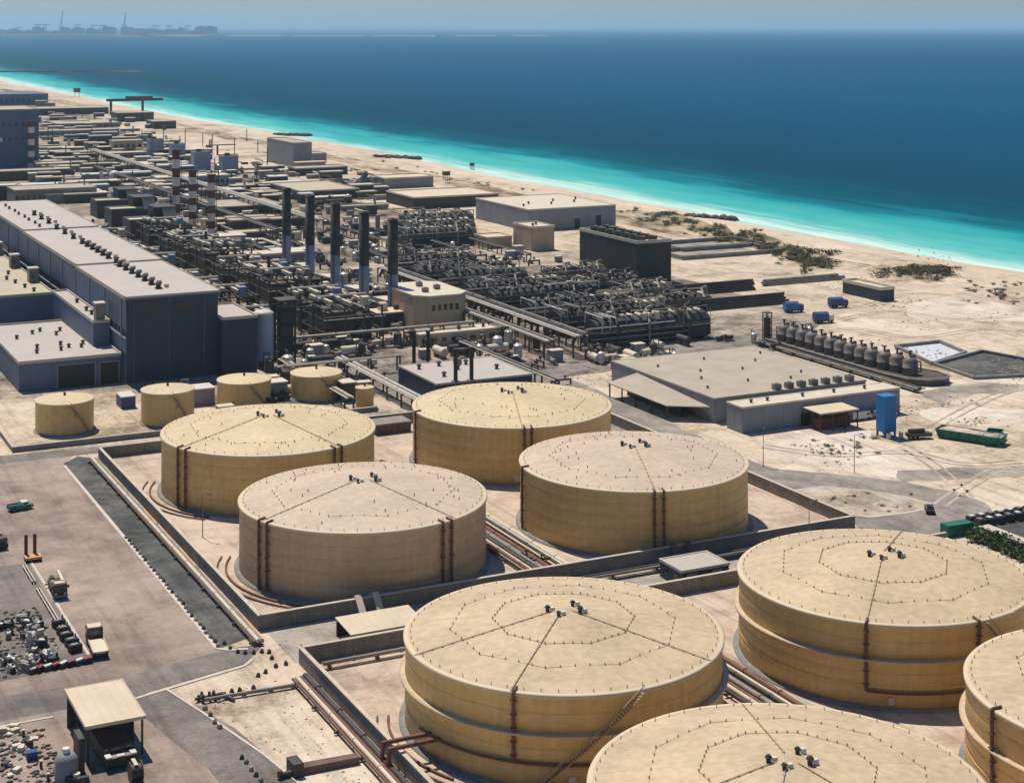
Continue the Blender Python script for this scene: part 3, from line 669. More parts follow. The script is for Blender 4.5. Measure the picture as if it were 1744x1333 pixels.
# ------------------------------------------------------------------ five stacks with their boiler houses
ordn = ['nearest', 'second nearest', 'middle', 'second farthest', 'farthest']
CH = [(669, 545, 372), (620, 528, 360), (571, 508, 345), (528, 488, 332), (488, 468, 320)]
for i, (px, pb, pt) in enumerate(CH):
    X, Y = P(px, pb); h = (pb - pt) / FP * (X * sA + Y * cA)
    t = thing('boiler_stack', 'dark topped stack with blue grey lower half, %s of the row of five' % ordn[i], 'chimney', (X, Y, 0), 0, 'row of five boiler stacks')
    z1 = h * .45
    MB().cyl(0, 0, 0, z1, 1.78, 20).build('lower_shaft', BLUEST, t)
    b = MB().lathe(0, 0, [(1.8, z1), (1.8, h), (1.35, h + .01), (1.3, h - 1)], 20); b.build('upper_shaft', SOOT, t)
    for z in (h * .2, z1, h * .63, h * .8, h - .6):
        MB().lathe(0, 0, [(1.8, z - .12), (2.0, z - .12), (2.0, z + .12), (1.8, z + .12)], 20).build('ring', BLACKM if z > z1 else BLUEST, t)
    MB().tube((-1.4, -1.5, 0), (-1.4, -1.5, h - 1), .1, 4).tube((-1.1, -1.7, 0), (-1.1, -1.7, h - 1), .1, 4).build('ladder', STEEL, t)
    t = thing('boiler_house', 'low boiler house with beige roof at the foot of the %s stack' % ordn[i], 'boiler house', (X - 11, Y - 12, 0), 0, 'boiler houses at the stack feet')
    MB().box(0, 18, 0, 9, 0, 4.6).build('wall', STEEL, t); MB().prism([(-.3, -.3), (18.3, -.3), (18.3, 9.3), (-.3, 9.3)], 4.603, 5, ).build('roof', BEIGER, t)
    MB().box(3, 5.5, 3, 6, 5.003, 7.6).build('roof_box', CREAM, t); MB().cyl(9, 4.5, 5.003, 6.6, .8, 10).build('roof_vent', STEEL, t)
    MB().tube((10.5, 9.2, 3), (11, 11.5, 3), 1.2, 10).build('flue_duct', GREYP, t)
    me = MB().box(0, 1.6, -.05, .01, .6, 3.2).mesh('louvre', BLACKM)
    for k in range(6): link('louvre', me, t, (1 + k * 2.8, 0, 0))

# striped far chimneys
def striped(label, px, pb, pt, r, grp):
    X, Y = P(px, pb); h = (pb - pt) / FP * (X * sA + Y * cA)
    t = thing('striped_chimney', label, 'chimney', (X, Y, 0), 0, grp)
    n = 8; tops = MB().cyl(0, 0, 0, h / n - .02, r, 14)
    mr, mw = tops.mesh('band', DRED), tops.mesh('band', SILV)
    for k in range(n): link('band', mw if k % 2 == 0 else mr, t, (0, 0, k * h / n))
    MB().lathe(0, 0, [(r, h), (r + .5, h), (r + .5, h + .3), (r - .3, h + .3), (r - .3, h - 1)], 14).build('crown', BLACKM, t)
    MB().tube((r + .3, -r * .5, 0), (r + .3, -r * .5, h), .15, 4).build('ladder', BLACKM, t)
striped('red and white banded chimney, left one of the three before the blue long shed', 300, 378, 256, 2.0, 'three banded chimneys')
striped('red and white banded chimney, middle one of the three before the blue long shed', 328, 384, 290, 2.0, 'three banded chimneys')
striped('red and white banded chimney, right one of the three before the blue long shed', 360, 402, 298, 1.9, 'three banded chimneys')
striped('banded chimney before the far blue power block, left one of two', 40, 283, 202, 2.4, 'two far banded chimneys')
striped('banded chimney before the far blue power block, right one of two', 53, 288, 206, 2.4, 'two far banded chimneys')

# ------------------------------------------------------------------ boiler units between hall and stacks
DUCTM = MB().box(-.55, .55, 0, 9, 0, 1.1).box(-.62, .62, 2, 2.25, -.06, 1.16).box(-.62, .62, 6, 6.25, -.06, 1.16).mesh('duct', CREAM)
def boiler_unit(label, x, y, seed, tall=1.0):
    rn = random.Random(seed)
    t = thing('boiler_unit', label, 'boiler', (x, y, 0), 0, 'boiler units beside the turbine hall')
    W, D = 19, 23; H = 11 * tall
    mp = MB().box(-.25, .25, -.25, .25, 0, H).mesh('post', STEELB)
    for i in range(4):
        for j in range(3): link('post', mp, t, (W * i / 3, D * j / 2, 0))
    b = MB()
    for z in (H * .35, H * .7, H):
        for j in range(3): b.box(-.3, W + .3, D * j / 2 - .2, D * j / 2 + .2, z - .4, z)
        for i in range(4): b.box(W * i / 3 - .2, W * i / 3 + .2, .2, D / 2 - .2, z - .4, z - .01).box(W * i / 3 - .2, W * i / 3 + .2, D / 2 + .2, D - .2, z - .4, z - .01)
    tag(b.build('beam', STEELB, t), kind='stuff')
    MB().box(1.2, W * .55, 3, D - 3, .2, H * .85).build('furnace', STEELB, t)
    MB().box(W * .6, W - 1.5, 5, D - 5, .2, H * .6).build('casing', STEEL, t)
    for k in range(3):
        px = 2 + k * 5.6 + rn.uniform(-.6, .6)
        for q in (0, 1.7):
            o = link('duct', DUCTM, t, (px + q, rn.uniform(1, 11), H + rn.uniform(.1, 1.2)))
    MB().tube((1, D * .5, H + 1.6), (W - 1, D * .5, H + 1.6), .9, 12).build('steam_drum', GREYP, t)
    for k in range(4):
        px = rn.uniform(1, W - 1); z = rn.uniform(2, H)
        MB().path([(px, -1, z), (px, D * .4, z), (px, D * .4, H + 1), (px + 2, D + 1, H + 1)], rn.uniform(.18, .4), 6).build('pipe', [GREYP, SILV, RUST, STEEL][rn.randrange(4)], t)
    b = MB().box(-.8, W + .8, -1.4, -.3, H * .7, H * .7 + .1)
    tag(b.build('walkway', GREYP, t))
    MB().path([(-.8, -1.4, H * .7 + 1.1), (W + .8, -1.4, H * .7 + 1.1)], .06, 4).build('handrail', CREAM, t)
    MB().cyl(W * .3, D * .8, H * .85, H + rn.uniform(3, 6), .6, 10).build('vent_pipe', STEEL, t)
    MB().box(W * .7, W * .7 + 2.4, 2, 5, H, H + 2.6).build('control_box', rn.choice([CREAM, GREYP, BLUEST]), t)
k = 0
side = ['hall side', 'stack side']
for r_ in range(9):
    for q, x in enumerate((143, 176)):
        y = 484 + r_ * 28
        nm = ['first', 'second', 'third', 'fourth', 'fifth', 'sixth', 'seventh', 'eighth', 'ninth'][r_]
        boiler_unit('dark framed boiler with pale ducts, %s, %s row counted from the near end' % (side[q], nm), x + (r_ % 2), y, k, .9 + .25 * ((k * 7) % 3) / 2); k += 1

# three intake houses with beige L shaped roofs
for i, (px, py) in enumerate([(165, 372), (190, 388), (222, 408)]):
    X, Y = P(px, py)
    t = thing('intake_house', 'dark air intake house with beige angled roof, %s of three stepping along the boilers' % ['farthest', 'middle', 'nearest'][i], 'intake house', (X, Y, 0), 0, 'air intake houses')
    MB().box(0, 22, 0, 16, 0, 9).build('wall', STEEL, t); MB().box(-.2, 16, -.2, 5, 9.003, 9.4).build('roof', BEIGER, t)
    MB().box(12, 22, 5, 16, 9.003, 14).build('filter_house', BLACKM, t)
    MB().prism([(12, 1), (22.3, 1), (22.3, 16.3), (12, 16.3)], 14.003, 14.4).build('upper_roof', STEEL, t)
    MB().add([(16.1, -.2, 9), (22.3, -.2, 9), (22.3, 4.9, 14.3), (16.1, 4.9, 14.3), (16.1, -.2, 8.6), (22.3, -.2, 8.6), (22.3, 4.9, 13.9), (16.1, 4.9, 13.9)], [(0, 1, 2, 3), (7, 6, 5, 4), (0, 4, 5, 1), (1, 5, 6, 2), (2, 6, 7, 3), (3, 7, 4, 0)]).build('sloped_roof', BEIGER, t)

# ------------------------------------------------------------------ buildings right of the stacks
X0, Y0 = P(712, 566)
t = thing('control_building', 'beige building with chamfered corners and white roof behind the nearest stack', 'building', (X0, Y0, 0))
oc = [(0, 4), (4, 0), (15, 0), (19, 4), (19, 26), (15, 30), (4, 30), (0, 26)]
MB().prism(oc, 0, 11).build('wall', BEIGEW, t); MB().prism([((x - 9.5) * 1.02 + 9.5, (y - 15) * 1.02 + 15) for x, y in oc], 11.003, 11.6).build('roof', CREAM, t)
for x, y in ((6, 8), (12, 12), (9, 20)): link('air_conditioner', ACM, t, (x, y, 11.6))
for k in range(5):
    MB().box(5 + k * 2.1, 6.2 + k * 2.1, -.06, .02, 6.5, 8.5).build('window', GLASS, t)
fbuild('garage', 'small beige garage with two dark open bays beside the beige control building', 'garage', 722, 785, 556, 5.2, 12, BEIGEW, BEIGER, doors=(('f', 3.4, 4.4, 4.0), ('f', 8.6, 4.4, 4.0)), parapet=0)
fbuild('pump_hall', 'long low beige building with a pale flat roof in front of the garage', 'building', 715, 862, 592, 3.6, 9, BEIGEW, CREAM, vents=[(.2, .5), (.5, .4), (.8, .5)], windows=(('f', 9, 1.2, 2.4, .5),), parapet=.25)
t = building('switch_house', 'white roofed switch house behind the rear right tank, with four black posts around', 'switch house', 175, 203.5, 395.8, 422, 5, HALLF, HALLR,
         vents=[(.12, .75), (.2, .3), (.62, .75), (.8, .4), (.45, .55), (.35, .8)], acs=[(.55, .8)], panels=3.5, parapet=.15)
for i, (px, pb, pt, lab) in enumerate([(776, 650, 597, 'black post through the white roof edge, left of two'), (803, 648, 594, 'black post through the white roof edge, right of two'),
                                       (705, 625, 566, 'dark vent post behind the white roofed switch house, left of two'), (729, 622, 566, 'dark vent post behind the white roofed switch house, right of two')]):
    z = 5.5 if i < 2 else 0
    X, Y = P(px, pb, z); h = (pb - pt) / FP * (X * sA + Y * cA)
    t = thing('exhaust_post', lab, 'post', (X, Y, z), 0, 'dark exhaust posts'); MB().cyl(0, 0, 0, h, .55, 12).build('shaft', BLACKM, t); MB().cyl(0, 0, h, h + .5, .75, 12).build('cap', BLACKM, t); MB().box(-.9, .9, -.9, .9, 0, .3).build('base', CONCD, t)

# MSF distillers
EVN = ['front', 'second', 'third', 'fourth', 'fifth', 'sixth', 'seventh', 'eighth']
def drum_mesh(m, r, L): return MB().tube((0, 0, 0), (0, L, 0), r, 10).mesh('drum', m)
DRW, DRG = drum_mesh(CREAM, .95, 5), drum_mesh(STEELB, .8, 5)
def distiller(label, x0, x1, y, D, H, seed, bright=.5, m=STEEL):
    rn = random.Random(seed); L = x1 - x0
    t = thing('distiller', label, 'distiller', (x0, y, 0), 0, 'dark distiller rows')
    pr = [(0, .8), (0, H * .72), (D * .12, H * .9), (D * .35, H), (D * .65, H), (D * .88, H * .9), (D, H * .72), (D, .8)]
    def ext(mb, xa, xb, s=1.0, dz=0):
        n = len(pr); c = D / 2
        A = [(xa, c + (yy - c) * s, zz * s + dz) for yy, zz in pr]; B = [(xb, c + (yy - c) * s, zz * s + dz) for yy, zz in pr]
        return mb.add(A + B, [(i, i + n, (i + 1) % n + n, (i + 1) % n) for i in range(n)] + [tuple(range(n)), tuple(range(2 * n - 1, n - 1, -1))])
    ext(MB(), 1, L - 1).build('shell', m, t)
    rib = ext(MB(), -.1, .1, 1.012).mesh('rib', m); nb = int(L / 2.6)
    for i in range(nb + 1): link('rib', rib, t, (1.5 + (L - 3) * i / nb, 0, 0))
    ext(MB(), 0, 1, .9, .3).build('water_box', m, t); ext(MB(), L - 1, L, .9, .3).build('water_box', m, t)
    leg = MB().box(-.3, .3, -.3, .3, 0, .9).mesh('leg', CONCD)
    for i in range(6):
        for yy in (.5, D - .5): link('leg', leg, t, (2 + (L - 4) * i / 5, yy, 0))
    nd = int(L / 3.2)
    for i in range(nd):
        u = (i + .5) / nd
        me = DRW if (u > 1 - bright and rn.random() < .8) else DRG
        o = link('drum', me, t, (2 + (L - 4) * u, D * .12 + rn.uniform(-.2, .2), H + .3)); o.scale = (.62, .7 if u > 1 - bright else .45, .6 + .15 * rn.random())
    for k in range(4):
        yy = -.6 - .45 * (k % 2); z = 1.5 + k * H * .2
        MB().path([(-2 - k, yy, z), (L * rn.uniform(.6, 1), yy, z)], rn.uniform(.14, .3), 6).build('pipe', rn.choice([GREYP, STEEL, STEELB, SILV]), t)
    for k in range(3):
        px = L * (.1 + .3 * k) + rn.uniform(0, 4)
        MB().path([(px, -.9, .5), (px, -.9, H * .8), (px + 1.5, D * .4, H + 1.8), (px + 5, D * .7, H + 1.8), (px + 6, D * .8, H * .9)], rn.uniform(.3, .55), 8).build('vapour_pipe', rn.choice([STEEL, GREYP, STEELB]), t)
    for k in range(16):
        xa = rn.uniform(0, L - 6); xb = xa + rn.uniform(3, 16); ya = rn.uniform(0, D); z = H + rn.uniform(.2, 1.6)
        pts_ = [(xa, ya, H * .8), (xa, ya, z), (min(xb, L), ya, z), (min(xb, L), ya, H * .8)] if k % 2 else [(xa, -.4, H * .6), (xa, -.4, z), (xa, D + .4, z), (xa, D + .4, H * .5)]
        MB().path(pts_, rn.uniform(.1, .26), 5).build('pipe', rn.choice([GREYP, GREYP, STEELB, SILV, CREAM, STEEL]), t)
    for k in range(10):
        xa = rn.uniform(1, L - 2); ya = rn.uniform(.5, D - 1)
        MB().box(xa, xa + rn.uniform(.6, 2), ya, ya + rn.uniform(.6, 1.4), H * .85, H + rn.uniform(.4, 1.5)).build('valve_box', rn.choice([GREYP, STEELB, SILV, CREAM]), t)
    MB().box(0, L, -1.5, -.35, H * .55, H * .55 + .12).build('walkway', STEELB, t)
    MB().path([(0, -1.5, H * .55 + 1.1), (L, -1.5, H * .55 + 1.1)], .06, 4).path([(0, -1.5, H * .55 + .6), (L, -1.5, H * .55 + .6)], .05, 4).build('handrail', GREYP, t)
    MB().path([(-3, D * .3, 1), (-3, D * .3, H * .6), (0, D * .4, H * .6)], .7, 8).build('inlet_pipe', GREYP, t)
    MB().path([(-5.5, D * .7, .6), (-4, D * .7, H * .45), (0, D * .7, H * .45)], .55, 8).build('inlet_pipe', STEELB, t)
    return t
distiller('front distiller row, dark and rounded, with a line of pale drums on top', 250, 291.5, 441, 10, 8.6, 1, .75)
for i in range(1, 8):
    distiller('dark distiller, %s row counted from the front one' % EVN[i], 247 + (i % 3) * 1.5, 289 - (i % 2) * 4 + (4 if i < 4 else -2), 441 + i * 22.5, 10, 7.2 + (i % 2) * .8, 10 + i, .25 + .12 * (i % 3))
for i in range(4):
    distiller('dark distiller right of the others, %s of four toward the brown block' % ['nearest', 'second', 'third', 'farthest'][i], 297, 322, 486 + i * 25, 9, 5.0, 30 + i, .3)
for i in range(3):
    X, Y = P(690 + i * 2, 424 - i * 14); 
    distiller('far distiller with pale drums left of the beige block, %s of three' % ['nearest', 'middle', 'farthest'][i], X, X + 36, Y, 11, 8, 40 + i, 1.0)

# ------------------------------------------------------------------ pipe racks
def pipe_rack(label, x, y0, y1, wd, h, n, cols, group='pipe racks', axis='y', rails=True):
    t = thing('pipe_rack', label, 'pipe rack', (x, y0, 0) if axis == 'y' else (y0, x, 0), 0 if axis == 'y' else R(-90), group)
    L = y1 - y0; k = max(2, int(L / 9)); 
    pm = MB().box(-.2, .2, -.2, .2, 0, h).mesh('post', STEELB); bm = MB().box(-.3, wd + .3, -.18, .18, h, h + .35).mesh('beam', STEELB)
    for i in range(k + 1):
        yy = L * i / k
        if h > 1:
            link('post', pm, t, (0, yy, 0)); link('post', pm, t, (wd, yy, 0))
        link('beam', bm, t, (0, yy, 0))
    for j in range(n):
        c = cols[j % len(cols)]; r = (.22, .35, .28, .45)[j % 4]; xx = wd * (j + .5) / n
        b = MB().tube((xx, -1, h + .35 + r), (xx, L + 1, h + .35 + r), r, 8)
        if r > .3:
            for q in range(k): b.tube((xx, L * (q + .5) / k - .15, h + .35 + r), (xx, L * (q + .5) / k + .15, h + .35 + r), r * 1.25, 8)
        b.build('pipe', c, t)
    return t
pipe_rack('long pale pipe rack running from the stacks past the distillers', 236, 432, 590, 5, 6, 5, [CREAM, SILV, GREYP, STEEL])
pipe_rack('pipe rack just left of the longest pale rack', 228, 436, 560, 3.5, 4.5, 4, [GREYP, CREAM, STEEL])
pipe_rack('pipe rack close to the distiller ends', 243, 440, 600, 2.6, 5, 3, [STEEL, GREYP, STEELB])
pipe_rack('pipe rack across the yard in front of the stacks', 476, 160, 222, 3, 4.5, 4, [GREYP, CREAM, STEELB], axis='x')
pipe_rack('low pipe rack left of the slim smallest tank', 150, 398, 452, 2.4, 3.2, 3, [CREAM, GREYP])
pipe_rack('low pipe rack between the smallest tank and the switch house', 165, 386, 446, 3, 3.2, 4, [SILV, CREAM, GREYP])
pipe_rack('short pipe rack right of the switch house', 207.5, 392, 452, 2.2, 3.4, 3, [CREAM, STEEL, GREYP])
pipe_rack('pipe rack behind the small tanks toward the hall end', 440, 146, 182, 2.2, 4, 3, [CREAM, GREYP], axis='x')
pipe_rack('long far rack with white boxes among the far plant', 262, 740, 1240, 6, 7, 6, [GREYP, CREAM, STEEL, SILV])
pipe_rack('far pipe rack nearer the hall among the far plant', 236, 720, 1100, 5, 6, 5, [STEELB, GREYP, STEEL])
# bundles of pipes on sleepers
pipe_rack('bundle of rust and pale pipes between the two rear pairs of big tanks', 134.5, 264, 345, 5, .3, 8, [GREYP, RUST, CREAM, STEEL, RUST, GREYP], 'ground pipe bundles')
pipe_rack('pale pipe bundle right beside the paired downpipe tank', 140.8, 264, 330, 3.2, .3, 5, [CREAM, STEEL, SILV], 'ground pipe bundles')
pipe_rack('three long pinkish pipes beside the left bund wall', 80, 255, 377, 1.8, .2, 3, [PURPLE, CREAM, GREYP], 'ground pipe bundles')
pipe_rack('four rust pipes along the front bund wall beside the sand plot', 80.6, 180, 236, 2.6, .25, 4, [RUST, CREAM, RUST, STEEL], 'ground pipe bundles')
pipe_rack('bundle of pipes between the two foreground tanks', 137, 176, 240, 7, .4, 8, [STEEL, CREAM, RUST, GREYP, STEELB], 'ground pipe bundles')
pipe_rack('pipes across the corridor in front of the rear bund', 257.5, 120, 204, 2, .4, 3, [RUST, STEEL, GREYP], 'ground pipe bundles', axis='x')
pipe_rack('pipes along the back wall of the front bund', 241, 88, 104, 1.2, .3, 2, [CREAM, GREYP], 'ground pipe bundles', axis='x')
t = thing('pipe_pair', 'two rust pipes crossing over the bund wall to the stair tank', 'pipe', (0, 0, 0))
for k in range(2): MB().path([(82.5, 205 - k * 2.2, .4), (82.8, 205 - k * 2.2, 3.3), (86.5, 205 - k * 2.2, 3.3), (91, 204.8 - k * 2, 3.3)], .33, 8).build('pipe', RUST, t)
t = thing('pipe_run', 'dark pipe lying along the top edge of the sand plot', 'pipe', (0, 0, 0))
MB().path([(67, 236.3, .5), (80.5, 235.6, .5)], .3, 8).build('pipe', GREYP, t)
for x in (69, 73, 77): MB().box(x - .3, x + .3, 235.4, 236.7, 0, .28).build('saddle', CONCD, t)
for k, (cx, cy, a0, a1, lab) in enumerate([(111.3, 285.5, 2.6, 4.3, 'thin rust drain pipe curved round the grey brown corner tank'), (111.3, 342, 2.6, 3.9, 'thin rust drain pipe curved round the rear left tank'),
                                          (112.3, 208.5, 2.7, 3.6, 'thin rust drain pipe curved round the stair tank')]):
    t = thing('drain_pipe', lab, 'pipe', (cx, cy, 0)); rr = TR + 2.4
    MB().path([(rr * math.cos(lerp(a0, a1, i / 16)), rr * math.sin(lerp(a0, a1, i / 16)), .25) for i in range(17)], .2, 6).build('pipe', RUST, t)
    MB().path([((rr + 1.6) * math.cos(lerp(a0, a1, i / 16)), (rr + 1.6) * math.sin(lerp(a0, a1, i / 16)), .25) for i in range(17)], .16, 6).build('pipe', PURPLE, t)
for k, (x, y, lab) in enumerate([(100, 259.9, 'pair of pale steps over the front wall near the corner tank'), (163, 259.9, 'pair of brown steps over the front wall near the paired downpipes')]):
    t = thing('stile', lab, 'steps', (x, y, 0))
    for q in (0, 3.2):
        MB().add([(q, -2.6, .1), (q + 1.2, -2.6, .1), (q + 1.2, .8, 3.2), (q, .8, 3.2), (q, -2.6, -.1), (q + 1.2, -2.6, -.1), (q + 1.2, .8, 3), (q, .8, 3)], [(0, 1, 2, 3), (7, 6, 5, 4), (0, 4, 5, 1), (1, 5, 6, 2), (2, 6, 7, 3), (3, 7, 4, 0)]).build('ramp', CREAM if k == 0 else PURPLE, t)

# ------------------------------------------------------------------ sheds near the tanks
def open_shed(name, label, x0, x1, y0, y1, h, rm, slope=0, back=False, cat='shelter'):
    t = thing(name, label, cat, (x0, y0, 0)); X, Y = x1 - x0, y1 - y0
    pm = MB().box(-.12, .12, -.12, .12, 0, h).mesh('post', STEEL); n = max(2, int(X / 4) + 1)
    for i in range(n):
        for y in (.3, Y - .3): link('post', pm, t, (.3 + (X - .6) * i / (n - 1), y, 0))
    m = max(3, int(X / 1.6)); 
    me = MB().add([(0, 0, h), (X / m - .012, 0, h), (X / m - .012, Y, h + slope), (0, Y, h + slope), (0, 0, h + .14), (X / m - .012, 0, h + .14), (X / m - .012, Y, h + slope + .14), (0, Y, h + slope + .14)],
                  [(3, 2, 1, 0), (4, 5, 6, 7), (0, 1, 5, 4), (1, 2, 6, 5), (2, 3, 7, 6), (3, 0, 4, 7)]).mesh('roof_sheet', rm)
    for i in range(m): link('roof_sheet', me, t, (X * i / m, 0, 0))
    MB().box(-.05, X + .05, -.1, -.003, h - .15, h + .2).build('fascia', rm, t)
    if back: MB().box(.2, X - .2, Y - .12, Y, 0, h - .05).build('back_wall', STEEL, t)
    return t
open_shed('open_shed', 'open shed with beige sloping roof between the bund walls', 93.5, 106.5, 245.3, 252.6, 2.5, BEIGER, .5, True, 'shed')
for k, lab in enumerate(['grey pump under the beige open shed, left one', 'grey pump under the beige open shed, right one']):
    t = thing('pump', lab, 'pump', (96 + k * 5, 248, 0)); MB().box(-.8, .8, -.5, .5, 0, .3).build('base', CONCD, t); MB().tube((-.6, 0, .8), (.5, 0, .8), .45, 10).build('motor', GREYP, t); MB().cyl(.7, 0, .3, 1.3, .3, 8).build('casing', STEEL, t)
building('substation', 'small pale roofed substation between the paired downpipe tank and the right foreground tank', 'substation', 156.5, 166.5, 246.2, 253.6, 2.9, HALLF, HALLR, doors=(('f', 2, 1.4, 2.2), ('f', 7.4, 1.4, 2.2)), windows=(('l', 2, 1.2, 2.2, .4),), parapet=.12)

# ------------------------------------------------------------------ right side: warehouse, sheds, filters, basins
t = building('warehouse', 'broad flat roofed beige warehouse right of the access lane', 'warehouse', 229.2, 277, 345.4, 397, 6, GREYW, GREYR,
             vents=[(.15, .75), (.3, .55), (.2, .4), (.5, .8), (.55, .5), (.75, .65), (.8, .3), (.4, .25), (.65, .2), (.9, .8), (.1, .2)], panels=5, parapet=.1, vs_=.55)
for i in range(7): link('air_conditioner', ACM, t, (20 + i * 3.9, 1.3, 6.3))
t = thing('lean_to', 'open grey lean-to canopy at the near left corner of the warehouse', 'canopy', (219.8, 353, 0))
MB().add([(0, 0, 3.6), (9.2, -6, 3.6), (9.35, 30, 5.4), (0, 30, 3.6), (0, 0, 3.85), (9.2, -6, 3.85), (9.35, 30, 5.65), (0, 30, 3.85)], [(3, 2, 1, 0), (4, 5, 6, 7), (0, 1, 5, 4), (1, 2, 6, 5), (2, 3, 7, 6), (3, 0, 4, 7)]).build('roof', GREYR, t)
pm = MB().box(-.15, .15, -.15, .15, 0, 3.6).mesh('post', STEEL)
for y in (.5, 8, 16, 23, 29.5): link('post', pm, t, (.4, y, 0))
MB().box(5.5, 5.8, 2, 29, 0, 3.5).build('inner_wall', STEEL, t)
building('long_shed', 'long low grey shed with pale roof strip in front of the broad warehouse', 'shed', 229.5, 278.5, 333.5, 340.2, 6.2, GREYW, CREAM, vents=[(.1, .5), (.2, .5), (.42, .5), (.62, .5), (.82, .5)], doors=(('f', 19, 3.2, 3.2),), panels=6, parapet=.1, vs_=.7)
open_shed('open_canopy', 'yellowish canopy over a dark red container beside the long low shed', 247, 259, 325.5, 333, 4.6, BEIGER, .2)
t = thing('container', 'dark red container under the yellowish canopy', 'container', (248.2, 327.5, 0))
MB().box(0, 9.6, 0, 2.6, .15, 2.75).build('body', DRED, t)
me = MB().box(0, .3, -.07, -.003, .3, 2.6).mesh('corrugation', DRED)
for k in range(15): link('corrugation', me, t, (.25 + k * .63, 0, 0))
for k, (x, y, c, lab) in enumerate([(261.5, 331, WHITE, 'white long van parked under the wall right of the canopy'), (268.5, 330, WHITE, 'white long van parked next to the blue tower')]):
    t = thing('van', lab, 'van', (x, y, 0), 0)
    MB().prism([(0, 0), (5.4, 0), (5.4, 2), (0, 2)], .5, 2.1).build('body', c, t); MB().box(5.403, 6.2, .1, 1.9, .5, 1.3).build('bonnet', c, t); MB().box(4.2, 5.2, -.03, 2.03, 1.3, 1.9).build('window', GLASS, t)
    wm_ = MB().tube((0, -.03, 0), (0, .22, 0), .38, 10).mesh('wheel', RUBBER)
    for x_ in (1, 5): 
        for y_ in (0, 1.85): link('wheel', wm_, t, (x_, y_, .38))
X, Y = P(1517, 745)
t = thing('blue_silo', 'tall bright blue box tower on legs at the right end of the long shed', 'silo', (X - 1.9, Y, 0))
MB().box(0, 3.6, 0, 3.2, 1.3, 9.9).build('body', BLUEP, t)
me = MB().box(-.06, .06, -.08, -.003, 1.4, 9.8).mesh('rib', BLUEP)
for k in range(5): link('rib', me, t, (.3 + k * .75, 0, 0))
MB().box(-.12, 3.72, -.12, 3.32, 9.9, 10.1).build('lid', BLUEP, t)
for x in (.25, 3.35):
    for y in (.25, 2.95): MB().box(x - .2, x + .2, y - .2, y + .2, 0, 1.297).build('leg', BLUEP, t)
MB().prism([(1.2, 1), (2.4, 1), (2.4, 2.2), (1.2, 2.2)], .5, 1.297).build('hopper', STEEL, t)
for k, (dx, dy) in enumerate([(-1.3, -.8), (2.2, -1.2)]):
    t = thing('white_drum', ['white drum at the left foot of the blue tower', 'white drum at the right foot of the blue tower'][k], 'drum', (X + dx, Y + dy, 0)); MB().cyl(0, 0, 0, 1.3, .55, 12).build('barrel', WHITE, t); MB().cyl(0, 0, 1.3, 1.36, .58, 12).build('lid', CREAM, t)
t = thing('mixer_trailer', 'dark trailer lying behind the blue tower foot', 'trailer', (X + 2.2, Y - 4.2, 0), R(-14))
MB().box(0, 6, 0, 2.2, .7, 1.5).build('bed', STEEL, t); MB().tube((.4, 1.1, 1.9), (4.4, 1.1, 1.9), .6, 10).build('drum', BLACKM, t); MB().box(5.2, 6.4, .6, 1.6, .6, 1.2).build('hitch', STEEL, t)
wm_ = MB().tube((0, 0, 0), (0, .3, 0), .45, 10).mesh('wheel', RUBBER)
for x in (1, 2.2): link('wheel', wm_, t, (x, -.12, .45)); link('wheel', wm_, t, (x, 2.02, .45))
# green skips
for k, (x, y, rz, L, lab) in enumerate([(269.8, 309, R(-62), 15, 'long open green skip heaped with sand'), (276.6, 296.2, R(38), 8, 'shorter green skip with raised end right of the long green one')]):
    t = thing('skip', lab, 'skip', (x, y, 0), rz, 'green skips')
    W = 4.2 if k == 0 else 3; h = 2.2
    MB().add([(0, 0, .2), (L, 0, .2), (L, W, .2), (0, W, .2), (-.6, -.3, h), (L + .6, -.3, h), (L + .6, W + .3, h), (-.6, W + .3, h)], [(3, 2, 1, 0), (0, 1, 5, 4), (1, 2, 6, 5), (2, 3, 7, 6), (3, 0, 4, 7)]).build('side_plate', GREENP, t)
    MB().path([(-.6, -.3, h), (L + .6, -.3, h), (L + .6, W + .3, h), (-.6, W + .3, h), (-.6, -.3, h)], .12, 4).build('rim', TEAL, t)
    b = MB(); n = 10
    for i in range(n + 1):
        for j in range(5): b.v.append((-.4 + (L + .8) * i / n, -.2 + (W + .4) * j / 4, h - .35 + (.7 if 0 < j < 4 and 0 < i < n else 0) * random.uniform(.5, 1)))
    for i in range(n):
        for j in range(4): b.f.append((i * 5 + j, (i + 1) * 5 + j, (i + 1) * 5 + j + 1, i * 5 + j + 1)); b.sm.append(False)
    if k == 0: b.build('sand_heap', SAND, t)
    me = MB().box(-.08, .08, -.38, -.1, .3, h).mesh('stiffener', GREENP)
    for i in range(7 if k == 0 else 4): link('stiffener', me, t, (L * (i + .5) / (7 if k == 0 else 4), -.05, 0))
# white sheet litter
t = tag(sheet('ground_sheet', [P(x, y) for x, y in [(1440, 735), (1485, 733), (1483, 745), (1446, 744)]], .03, WHITE, None), 'white sheet lying on the sand left of the blue tower', 'tarpaulin')

